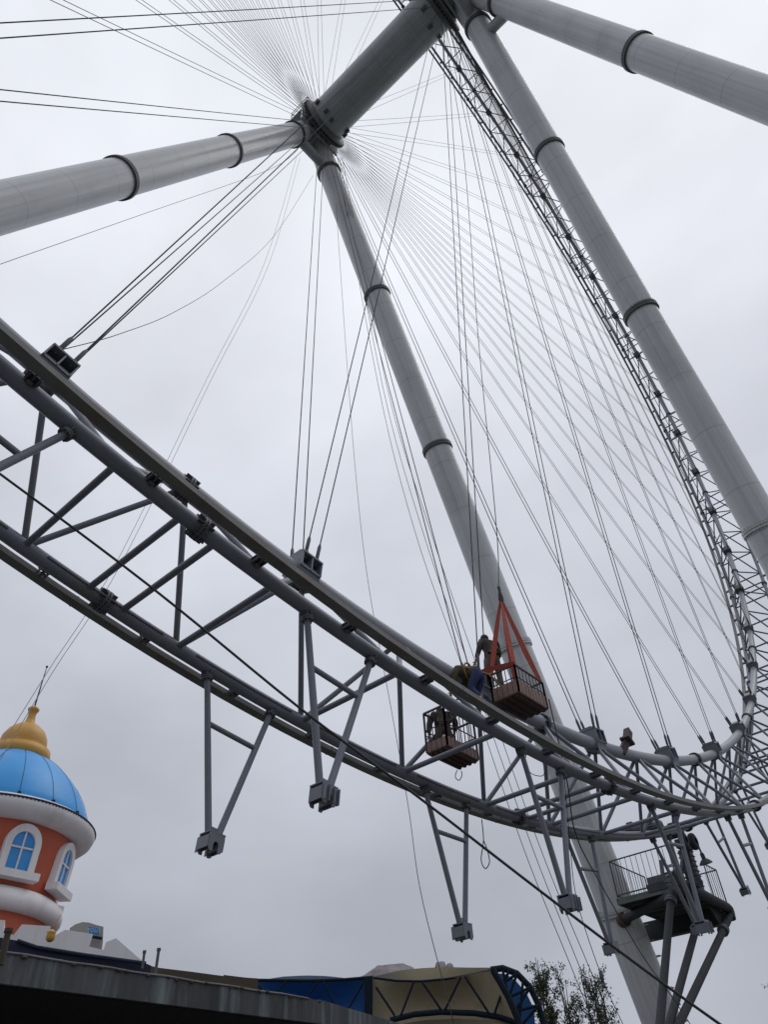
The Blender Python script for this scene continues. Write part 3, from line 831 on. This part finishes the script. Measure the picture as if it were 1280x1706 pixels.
    fw = V(J.get('face', (0, 1, 0))).normalized(); fw = (fw - up * fw.dot(up)).normalized(); sx = fw.cross(up)
    mb = MB(); b0 = V(WL[body.name])
    for u in (-1, 1):
        mb.sphere(b0 + rot(hd + up * .03 + fw * .082 + sx * .03 * u), .011, 8); mb.sphere(b0 + rot(hd + sx * .083 * u), .022, 8, (.5, 1, 1.3))
    mb.path([b0 + rot(hd + up * .03 + fw * .09), b0 + rot(hd - up * .015 + fw * .115)], [.009, .016], 8)
    mb.path([b0 + rot(hd - up * .05 + fw * .085 - sx * .022), b0 + rot(hd - up * .05 + fw * .09), b0 + rot(hd - up * .05 + fw * .085 + sx * .022)], .006, 6)
    build('face', mb, SKIN, body)
    mb = MB(); mb.sphere(b0 + rot(hd + up * .055 - fw * .018), .105, 14, (1, 1.05, 1.0)); build('hair' if hair is HAIR else 'cap', mb, hair, body)
    if extra: extra(t, rot, J, b0)
    return t

# standing worker behind the slings, back to the viewer, leaning forward over the inner chord
J1 = dict(pelvis=(0, 0, .88), spine=(0, .04, 1.06), chest=(0, .12, 1.27), neck=(0, .18, 1.45), head=(0, .24, 1.53), crown=(0, .27, 1.62), face=(0, .8, -.6),
          shL=(-.19, .12, 1.38), elL=(-.29, .10, 1.10), wrL=(-.30, .30, .95), shR=(.19, .12, 1.38), elR=(.30, .14, 1.12), wrR=(.27, .34, 1.0),
          hiL=(-.10, 0, .84), knL=(-.13, .05, .46), anL=(-.13, -.02, .08), toL=(-.14, .12, .04), hiR=(.10, 0, .84), knR=(.12, .03, .46), anR=(.12, -.03, .08), toR=(.13, .11, .04))
feet1 = on_x(830, 1150, .05)
worker(J1, feet1, math.radians(60), 'person standing in brown camouflage jacket and brown trousers behind the orange slings', CAMO, TROUS, HAIR)
# worker bent over the inner chord: hips towards the viewer
def strapx(t, rot, J, b0):
    mb = MB(); c = V(J['spine']).lerp(V(J['chest']), .3); d = (V(J['chest']) - V(J['spine'])).normalized(); a, b, _ = frame(d)
    mb.path([b0 + rot(c + a * .175 * math.cos(q) + b * .185 * math.sin(q)) for q in [2 * PI * i / 20 for i in range(20)]], .022, 6, closed=True)
    mb.path([b0 + rot(c + a * .17 - d * .05), b0 + rot(V(J['pelvis']) + V((.12, -.18, -.05))), b0 + rot(V(J['pelvis']) + V((.42, -.3, -.28)))], .02, 6)
    build('safety_harness', mb, YEL, t)
J2 = dict(pelvis=(0, 0, .80), spine=(0, .16, .93), chest=(0, .40, .95), neck=(0, .56, .88), head=(0, .66, .82), crown=(0, .74, .77), face=(0, .3, -.9),
          shL=(-.17, .42, .98), elL=(-.24, .50, .72), wrL=(-.16, .62, .55), shR=(.17, .42, .98), elR=(.26, .48, .72), wrR=(.18, .62, .55),
          hiL=(-.10, 0, .76), knL=(-.15, .16, .42), anL=(-.14, -.06, .12), toL=(-.15, .08, .07), hiR=(.10, 0, .76), knR=(.16, .20, .42), anR=(.14, -.02, .12), toR=(.15, .12, .07))
b2 = on_x(806, 1178, .62)
worker(J2, b2, math.radians(95), 'person in olive jacket and blue jeans bent over the inner rim tube', OLIVE, JEANS, HAIR, strapx)
# worker in the lower cage, mostly behind the bars
J3 = dict(J1); b3 = V((-.5, .0, 8.22))
J3 = {k: (tuple(V(v)) if k == 'face' else tuple(V((v[0], v[1] * 1.3, v[2] * .74)))) for k, v in J1.items()}
worker(J3, b3, math.radians(40), 'person in camouflage clothes crouched behind the bars of the lower cage', CAMO, TROUS, HAIR)

# ------------------------------------------------------------------ domed tower on the left
TD = 40.0
tdir = V((ray(57, 1178).x, ray(57, 1178).y, 0)).normalized()
TC = V((CAM.x, CAM.y, 0)) + tdir * TD
side_t = V((-tdir.y, tdir.x, 0)) * -1      # to the right seen from the camera
tw = thing('domed_tower', (TC.x, TC.y, 0), 'terracotta round toy-castle tower with blue dome, gold finial and white arched windows', 'tower')
def rev(name, prof, m, n=64, parent=tw, smooth=True):
    mb = MB(); mb.lathe((TC.x, TC.y, 0), (0, 0, 1), prof, n, smooth); return build(name, mb, m, parent, (TC.x, TC.y, 0))
rev('wall', [(3.35, 0), (3.35, 10.9), (3.2, 11.2), (3.3, 11.8), (3.45, 12.6), (3.62, 14.2), (3.62, 14.6)], TERRA)
rev('cornice', [(3.62, 14.40), (3.85, 14.42), (4.15, 14.52), (4.36, 14.70), (4.45, 14.92), (4.42, 15.06), (4.34, 15.12), (4.2, 15.16), (4.15, 15.3), (3.9, 15.4)], WHITE, 96)
rev('band', [(3.3, 10.9), (3.6, 10.93), (3.78, 11.12), (3.82, 11.35), (3.74, 11.62), (3.5, 11.8), (3.35, 11.84)], WHITE)
dome = [(4.02, 15.2), (4.02, 15.4), (3.95, 15.65), (3.82, 15.95), (3.66, 16.3), (3.45, 16.65), (3.20, 17.0), (2.92, 17.33), (2.60, 17.65), (2.25, 17.95), (1.9, 18.2), (1.5, 18.43), (1.1, 18.6)]
dm = rev('dome', dome, DOME, 96)
mb = MB()
for j in range(16):
    t = 2 * PI * j / 16 + .12
    pts = [(TC.x + r * 1.004 * math.cos(t), TC.y + r * 1.004 * math.sin(t), z + .01) for r, z in dome]
    mb.path(pts, .009, 4)
    mb.abox((TC.x + 4.06 * math.cos(t), TC.y + 4.06 * math.sin(t), 15.36), (.06, .06, .07))
build('panel_seams', mb, NAVY, dm)
mb = MB(); mb.path([(TC.x + 4.40 * math.cos(t), TC.y + 4.40 * math.sin(t), 15.10) for t in [2 * PI * i / 96 for i in range(96)]], .05, 6, closed=True)
for i in range(160):
    t = 2 * PI * i / 160; mb.abox((TC.x + 4.45 * math.cos(t), TC.y + 4.45 * math.sin(t), 15.06), (.03, .03, .03))
build('light_string', mb, NAVY, tw)
fin = rev('finial', [(1.30, 18.32), (1.42, 18.38), (1.46, 18.7), (1.42, 18.98), (1.18, 19.0), (1.12, 19.05), (1.16, 19.25), (1.10, 19.65), (.92, 20.0), (.62, 20.28), (.40, 20.38), (.38, 20.43), (.30, 20.45), (.22, 20.7), (.19, 20.95), (.21, 21.15), (.27, 21.22), (.29, 21.32), (.20, 21.42), (.0, 21.45)], GOLD, 48)
mb = MB(); mb.path([(TC.x, TC.y, 21.4), (TC.x, TC.y, 22.7), (TC.x + .02, TC.y, 23.85)], [.045, .035, .02], 8); mb.sphere((TC.x + .02, TC.y, 23.9), .07, 8); build('spire_rod', mb, BARK, fin)
def arch_window(phi, zc):
    # phi: angle on the drum, 0 = facing the camera, + = to the right
    n = (-tdir * math.cos(phi) + side_t * math.sin(phi)); sdv = n.cross(V((0, 0, 1))) * -1
    sdv = V((0, 0, 1)).cross(n)
    lean = (V((0, 0, 1)) + n * .075).normalized()
    rr = 3.36 + .14 * (zc - 11.8)
    c = V((TC.x, TC.y, 0)) + n * (rr + .0) + V((0, 0, zc))
    def arch(w, hl, hu, k=14):
        pts = [(-w, -hl), (w, -hl)]
        for i in range(k + 1):
            t = PI * i / k; pts.append((w * math.cos(t), hu + w * math.sin(t) * 1.05))
        return pts
    A = arch(.78, .80, .35); B = arch(.50, .72, .33)
    fr = MB(); off = n * .16
    outer = [c + sdv * u + lean * v + off for u, v in A]; inner = [c + sdv * u + lean * v + off for u, v in B]
    back = -n * .45
    K = len(outer)
    for i in range(K):
        j = (i + 1) % K
        fr.prismq(outer[i], outer[j], inner[j], inner[i])
        fr.prismq(outer[j], outer[i], outer[i] + back, outer[j] + back)
        fr.prismq(inner[i], inner[j], inner[j] + back, inner[i] + back)
    w_ = build('window', fr, WHITE, tw)
    pn = MB(); pn.prism([c + sdv * u * 1.01 + lean * v * 1.01 + n * .03 for u, v in B], n * .02); build('pane', pn, BLUEG, w_)
    mu = MB(); mu.box(c + lean * .08 + n * .08, (sdv, lean, n), (.035, .80, .025)); mu.box(c + lean * .20 + n * .084, (sdv, lean, n), (.48, .035, .025)); build('glazing_bars', mu, WHITE, w_)
    si = MB(); si.box(c - lean * .92 + n * .18, (sdv, lean, n), (.98, .15, .26)); build('sill', si, WHITE, w_)
for ph in (math.radians(19), math.radians(63), math.radians(-36), math.radians(120), math.radians(172), math.radians(-88), math.radians(-140)):
    arch_window(ph, 13.1)

# ------------------------------------------------------------------ concrete canopy building in the lower left corner
CH = 5.5
ca_ = on_z(-200, 1559, CH); cb_ = on_z(542, 1668, CH); cc_ = on_z(760, 1733, CH)
ex = cb_.x
TH = .52
cb2 = thing('concrete_canopy', (ex, 0, 0), 'dark stained concrete roof slab with a shade-black underside in the lower left corner', 'canopy roof')
mb = MB()
poly = [V((ex, -40, CH - TH)), V((ex, cb_.y, CH - TH)), V((ex + (cc_.x - cb_.x) * 4, cb_.y + (cc_.y - cb_.y) * 4, CH - TH)), V((-26, cb_.y + 14, CH - TH)), V((-26, -40, CH - TH))]
mb.prism(poly, (0, 0, TH))
build('slab', mb, CONC, cb2)
mb = MB(); mb.prism([p + V((-.12 if i < 3 else .1, 0, -.02)) for i, p in enumerate(poly)], (0, 0, .015)); build('soffit', mb, SOFF_SHADE, cb2)  # underside sheet coloured as deep shade
mb = MB(); mb.abox((-25.5, -10, (CH - TH) / 2), (.15, 30, (CH - TH) / 2 - .03)); mb.abox((-17, -39.5, (CH - TH) / 2), (8, .15, (CH - TH) / 2 - .03)); build('wall', mb, SOFF_SHADE, cb2)  # unseen walls added to keep light from under the slab, coloured shade-black
mb = MB(); mb.path([(ex + .015, y, CH + .01 + .01 * math.sin(y * 9)) for y in [-30 + i * .5 for i in range(int((cb_.y + 30) / .5))]], .022, 6); build('drip_edge', mb, ROCK, cb2)
mb = MB()
for i in range(260):
    y = random.uniform(-16, cb_.y); mb.sphere((ex + random.uniform(-.08, .03), y, CH + random.uniform(-.03, .02)), random.uniform(.015, .05), 6, (1, 1.6, .8))
tag(build('moss_debris', mb, LEAF), 'dark moss and dry debris along the top edge of the concrete slab', 'moss', kind='stuff')

# things standing on and behind the slab
def solid(name, px, D, th, m, parent=None, lean=0):
    """outline at one distance from the camera, given real thickness away from it"""
    d0 = ray(sum(p[0] for p in px) / len(px), sum(p[1] for p in px) / len(px)); dh = V((d0.x, d0.y, 0)).normalized()
    c0 = V((CAM.x, CAM.y, 0)) + dh * D
    pts = []
    for x, y in px:
        r = ray(x, y); t = (c0 - CAM).dot(dh) / r.dot(dh); pts.append(CAM + r * t)
    mb = MB(); mb.prism(pts, dh * th); return build(name, mb, m, parent)
cs = thing('white_castle_building', (-22, 2, 0), 'low white building with stepped parapet and pointed gable at the foot of the domed tower', 'building')
solid('parapet', [(-60, 1560), (-60, 1530), (8, 1533), (5, 1552), (22, 1558), (36, 1540), (84, 1543), (82, 1560), (92, 1558), (108, 1549), (155, 1556), (148, 1577), (173, 1583), (176, 1570), (193, 1563), (240, 1604), (243, 1620), (120, 1602), (20, 1580)], 30, 5, WHITE, cs)
mb = MB(); c0 = at(100, 1640, 30); mb.box((c0.x - 2, c0.y + 1.2, 2.6), (side_t, tdir, V((0, 0, 1))), (7, 2, 2.6)); build('wall', mb, WHITE, cs)
gf = at(84, 1560, 28.5)
sf = thing('small_gold_finial', gf, 'small ochre ball finial with a thin rod in front of the white parapet', 'finial')
mb = MB(); mb.lathe(gf - V((0, 0, .15)), (0, 0, 1), [(a * .62, b * .62) for a, b in [(.0, 0), (.12, .0), (.2, .08), (.23, .22), (.2, .36), (.24, .42), (.14, .50), (.05, .56), (0, .56)]], 20); build('ball', mb, GOLD, sf)
t9 = at(102, 1523, 28.5); mb = MB(); mb.path([gf + V((0, 0, .3)), t9], [.018, .01], 6); build('rod', mb, GOLD, sf)
# grey block with the blue sign
gb = thing('sign_tower', at(145, 1560, 36), 'small grey flat-roofed block with a blue lettered sign beyond the white parapet', 'building')
solid('wall', [(115, 1592), (116, 1546), (125, 1540), (137, 1536), (148, 1537), (160, 1541), (172, 1544), (171, 1570), (168, 1592)], 36, 3, BOXG, gb)
sgn = solid('sign_board', [(147.5, 1544), (165, 1547), (164.5, 1557), (147.5, 1554)], 35.4, .09, SIGNB, gb)
solid('ledge', [(153, 1558), (170, 1561), (170, 1562.6), (153, 1559.6)], 35.6, .35, NAVY, gb)
cu = bpy.data.curves.new('lettering', 'FONT'); cu.body = 'TOUT'; cu.size = .19; cu.extrude = .01; cu.align_x = 'CENTER'; cu.align_y = 'CENTER'; cu.space_character = 1.05
tx = bpy.data.objects.new('sign_lettering', cu); C.objects.link(tx); cu.materials.append(SIGNW)
pp = at(156.2, 1550.5, 35.33)
vz = V((0, 0, 1)); zz = -V((ray(156, 1550).x, ray(156, 1550).y, 0)).normalized(); xx = vz.cross(zz).normalized(); 
tilt = Matrix.Rotation(0.0, 3, 'Z')
mm = Matrix((xx, vz, zz)).transposed()
dg = bpy.context.evaluated_depsgraph_get(); me = bpy.data.meshes.new_from_object(tx.evaluated_get(dg)); bpy.data.objects.remove(tx)
lt = bpy.data.objects.new('lettering', me); C.objects.link(lt); lt.parent = sgn
lt.matrix_parent_inverse = Matrix.Identity(4); w0_ = V(WL[sgn.name]); lt.matrix_local = Matrix.Translation(pp - w0_) @ mm.to_4x4()
# awning, poles, brown roof
aw = thing('navy_awning', at(110, 1600, 25), 'dark navy awning strip between the concrete slab and the white parapet', 'awning')
solid('cover', [(-60, 1555), (0, 1562), (28, 1567), (60, 1578), (140, 1591), (243, 1605), (252, 1609), (246, 1640), (-60, 1600)], 25, 2.5, NAVY, aw)
mb = MB(); mb.path([at(x, y, 24.95) for x, y in ((28, 1567), (60, 1578), (140, 1591), (243, 1605))], .05, 8); build('hem', mb, NAVY, aw)
for i, (a, b, r, D, lb, mm_) in enumerate((((5, 1588), (14, 1549), .06, 17.5, 'pale brown stub post on the slab at the left edge', BROWN), ((238, 1604), (240.5, 1585), .035, 24, 'shorter of two dark poles right of the white gable', DARK), ((260, 1612), (264.5, 1581), .04, 24, 'taller of two dark poles right of the white gable', DARK))):
    mb = MB(); q1 = at(*a, D); q2 = at(*b, D); mb.tube(q1 - (q2 - q1) * .5, q2, r, n=10); mb.tube(q2 - (q2 - q1).normalized() * .05, q2 + (q2 - q1).normalized() * .02, r * 1.4, n=10)
    tag(build('pole', mb, mm_), lb, 'pole')
br = thing('brown_roof', at(320, 1630, 32), 'low brown roof running from the white gable to the blue canopy', 'roof')
solid('roof_sheet', [(243, 1607), (262, 1612), (320, 1619), (372, 1626), (430, 1630), (430, 1662), (250, 1650)], 32, 8, BROWN, br)

# blue canopy bays and tan membrane canopy with arched truss
bl = thing('blue_membrane_canopy', at(520, 1650, 42), 'long blue fabric canopy with dark diagonal struts behind the concrete slab', 'canopy')
def membrane(name, top, bot, D0, D1, m, parent, bulge=0.0, n=14, thick=.05):
    P0 = []
    for j in range(7):
        v = j / 6; row = []
        for i in range(n + 1):
            u = i / n
            def along(pl, u):
                s = u * (len(pl) - 1); k = min(int(s), len(pl) - 2); f = s - k
                return (pl[k][0] * (1 - f) + pl[k + 1][0] * f, pl[k][1] * (1 - f) + pl[k + 1][1] * f)
            a = along(top, u); b = along(bot, u); D = D0 * (1 - u) + D1 * u
            row.append(at(a[0] * (1 - v) + b[0] * v, a[1] * (1 - v) + b[1] * v, D + bulge * math.sin(PI * v) * math.sin(PI * u) + v * .6))
        P0.append(row)
    mb = MB(); d = ray(640, 1650); mb.sheet(P0, V((d.x, d.y, 0)).normalized() * thick); return build(name, mb, m, parent)
membrane('fabric', [(422, 1632), (470, 1633.5), (520, 1633), (575, 1631), (622, 1628)], [(422, 1720), (470, 1720), (520, 1720), (575, 1720), (634, 1720)], 42, 42, BLUEM, bl, 1.5)
membrane('roof_cover', [(440, 1632), (470, 1627), (510, 1625), (545, 1626), (580, 1630), (600, 1630)], [(440, 1634), (470, 1634.5), (510, 1634), (545, 1633), (580, 1631.5), (600, 1631)], 43, 43, CREAM, bl, 0, thick=.3)
def struts(lst, D, r, name, m, parent):
    for a, b in lst:
        mb = MB(); mb.tube(at(*a, D), at(*b, D), r * .62, n=10); build(name, mb, m, parent)
struts([((422, 1633), (455, 1668)), ((455, 1660), (478, 1634)), ((532, 1634), (505, 1668)), ((538, 1634), (556, 1672)), ((604, 1640), (580, 1682))], 41.6, .075, 'diagonal_strut', TRUSSB, bl)
mb = MB(); mb.path([at(x, y, 41.7) for x, y in ((372, 1627), (422, 1633), (520, 1634), (575, 1632), (622, 1628))], .07, 10); build('edge_beam', mb, TRUSSB, bl)
mb = MB(); mb.tube(at(421, 1634, 41.8), at(421, 1720, 41.8), .22, n=12); build('column', mb, BLUEM, bl)
solid('corner_post', [(607, 1627), (621, 1628), (621, 1720), (607, 1720)], 41.2, .9, TRUSSB, bl)
tn = thing('tan_membrane_canopy', at(750, 1650, 42), 'tan fabric canopy with dark arched steel truss to the left of the trees', 'canopy')
membrane('fabric', [(616, 1628), (660, 1633), (700, 1634), (745, 1630), (790, 1622), (824, 1616)], [(612, 1740), (660, 1722), (700, 1716), (745, 1712), (800, 1716), (870, 1730)], 41.5, 40, TAN, tn, 1.0)
membrane('lower_fabric', [(640, 1712), (700, 1700), (760, 1697), (810, 1700), (870, 1712)], [(640, 1790), (720, 1790), (760, 1790), (810, 1790), (870, 1790)], 41.5, 40, TAN, tn, .5)
membrane('roof_cover', [(626, 1626), (665, 1617), (700, 1613), (740, 1611), (780, 1612), (822, 1612)], [(630, 1630), (665, 1633), (700, 1634), (745, 1630), (790, 1622), (822, 1616)], 42.6, 41, CREAM, tn, 0, thick=.8)
struts([((627, 1645), (658, 1692)), ((668, 1692), (690, 1635)), ((703, 1635), (735, 1682)), ((742, 1682), (768, 1628)), ((775, 1627), (815, 1688)), ((824, 1690), (836, 1655))], 40.4, .085, 'diagonal_strut', TRUSSB, tn)
mb = MB(); mb.path([at(x, y, 40.5) for x, y in ((650, 1700), (690, 1690), (735, 1686), (790, 1688), (830, 1694), (868, 1706))], .12, 10); build('arch_beam', mb, TRUSSB, tn)
mb = MB(); mb.path([at(x, y, 40.6) for x, y in ((622, 1629), (660, 1634), (700, 1635), (745, 1631), (790, 1623), (822, 1616))], .05, 8); build('edge_beam', mb, TRUSSB, tn)
oa = [(818, 1616), (838, 1613), (862, 1622), (884, 1645), (898, 1675), (908, 1710)]; ia = [(822, 1617), (836, 1640), (848, 1662), (858, 1685), (868, 1710), (872, 1740)]
mb = MB(); mb.path([at(x, y, 39.5) for x, y in oa], .14, 10); build('arch_beam', mb, TRUSSB, tn)
mb = MB(); mb.path([at(x, y, 38.8) for x, y in ia], .15, 10); build('arch_beam', mb, TRUSSB, tn)
struts([(ia[1], oa[2]), (ia[1], (850, 1617)), (oa[2], ia[2]), (ia[2], oa[3]), (oa[3], ia[3]), (ia[3], oa[4]), (oa[4], ia[4]), ((838, 1616), ia[2]), ((872, 1632), (866, 1700))], 39.2, .10, 'truss_web', TRUSSB, tn)
membrane('end_fabric', [(824, 1622), (842, 1622), (860, 1634), (878, 1655), (890, 1680)], [(850, 1740), (860, 1740), (872, 1740), (880, 1740), (895, 1740)], 41.5, 41.5, BLUEM, tn, .3)

# rocks of the artificial mountain
def rock(px, D, label, cat='rock', th=2.5):
    xs = [p[0] for p in px]; x0, x1 = min(xs), max(xs); yb = max(p[1] for p in px)
    cols = 26; P0 = []
    def top(x):
        for a, b in zip(px, px[1:]):
            if a[0] <= x <= b[0]: return a[1] + (b[1] - a[1]) * (x - a[0]) / max(1e-6, b[0] - a[0])
        return yb
    for j in range(13):
        a = PI * j / 12; row = []
        for i in range(cols + 1):
            x = x0 + (x1 - x0) * i / cols; t = at(x, top(x), D); b = at(x, yb + 30, D); q = b.lerp(t, math.sin(a)); dd = V((ray(x, yb).x, ray(x, yb).y, 0)).normalized()
            q = q - dd * math.cos(a) * th
            row.append(q + noise.noise_vector(q * .8) * .28 + noise.noise_vector(q * 2.5) * .08)
        P0.append(row)
    mb = MB(); mb.grid(P0, False); tag(build('rock', mb, ROCK), label, cat, 'grey boulders above the canopies')
rock([(606, 1627), (612, 1623), (622, 1617), (636, 1611), (655, 1609), (672, 1611), (684, 1616), (692, 1620)], 60, 'broad grey rocky outcrop rising behind the tan canopy')
rock([(728, 1616), (729, 1606), (733, 1603), (738, 1604), (741, 1616)], 60, 'taller left boulder of two small ones above the tan roof', th=.8)
rock([(742, 1616), (744, 1607), (749, 1604), (754, 1607), (756, 1616)], 60, 'rounder right boulder of two small ones above the tan roof', th=.8)

# ------------------------------------------------------------------ trees
def tree(name, base, hgt, rx, label, seed, leaves, stems=5, spread=.5, leaf=.10, lowfrac=.15):
    rnd = random.Random(seed)
    t = thing(name, base, label, 'tree', 'trees right of the tan canopy')
    tr = MB(); base = V(base); tips = []
    for s in range(stems):
        a = rnd.uniform(0, 2 * PI); top = base + V((math.cos(a) * rx * rnd.uniform(.1, spread), math.sin(a) * rx * rnd.uniform(.1, spread), hgt * rnd.uniform(.80, 1.0)))
        pts = [base.lerp(top, i / 6) + V((rnd.uniform(-.08, .08), rnd.uniform(-.08, .08), 0)) * (i > 0) for i in range(7)]
        tr.path(pts, [.10 * (1 - .85 * i / 6) for i in range(7)], 6)
        for i in range(16):
            f = rnd.uniform(lowfrac, .98); q = base.lerp(top, f); a2 = rnd.uniform(0, 2 * PI); ln = rx * rnd.uniform(.35, .8) * (1.15 - .6 * f)
            e_ = q + V((math.cos(a2) * ln, math.sin(a2) * ln, ln * rnd.uniform(.5, 1.2))); tr.path([q, q.lerp(e_, .5) + V((0, 0, .03)), e_], [.025, .016, .007], 5); tips.append((q, e_))
            for _ in range(2):
                e2 = e_ + V((rnd.uniform(-.3, .3), rnd.uniform(-.3, .3), rnd.uniform(.05, .5))); tr.path([q.lerp(e_, .7), e2], [.010, .005], 4); tips.append((q.lerp(e_, .7), e2))
    build('trunk', tr, BARK, t, base)
    cr = MB()
    for i in range(leaves):
        a, b = tips[rnd.randrange(len(tips))]; q = a.lerp(b, rnd.uniform(.35, 1.08)) + V((rnd.gauss(0, .10), rnd.gauss(0, .10), rnd.gauss(0, .10)))
        u = V((rnd.gauss(0, 1), rnd.gauss(0, 1), rnd.gauss(0, 1))).normalized(); w = u.orthogonal().normalized(); l = leaf * rnd.uniform(.5, 1.2)
        o = len(cr.v); cr.v += [q - u * l, q + w * l * .45, q + u * l, q - w * l * .45]; cr.face([o, o + 1, o + 2, o + 3])
    build('crown', cr, LEAF, t, base)
def gpos(px, D): q = at(px, 1650, D); return V((q.x, q.y, 0))
tree('tree', gpos(906, 48), 11.0, 1.05, 'dense narrow dark green tree nearest to the arched truss', 3, 9500, 6, .32, .08)
tree('tree', gpos(946, 50), 10.7, 1.1, 'thin twiggy tree in the middle of the three', 5, 3600, 7, .45, .075)
tree('tree', gpos(985, 49), 10.5, 1.35, 'sparse leafy tree beside the thick support leg', 8, 5800, 9, .62, .078)
tree('tree', gpos(1322, 40), 8.0, 1.3, 'bare twiggy tree top at the right edge of the picture', 11, 500, 7, .8, .06)
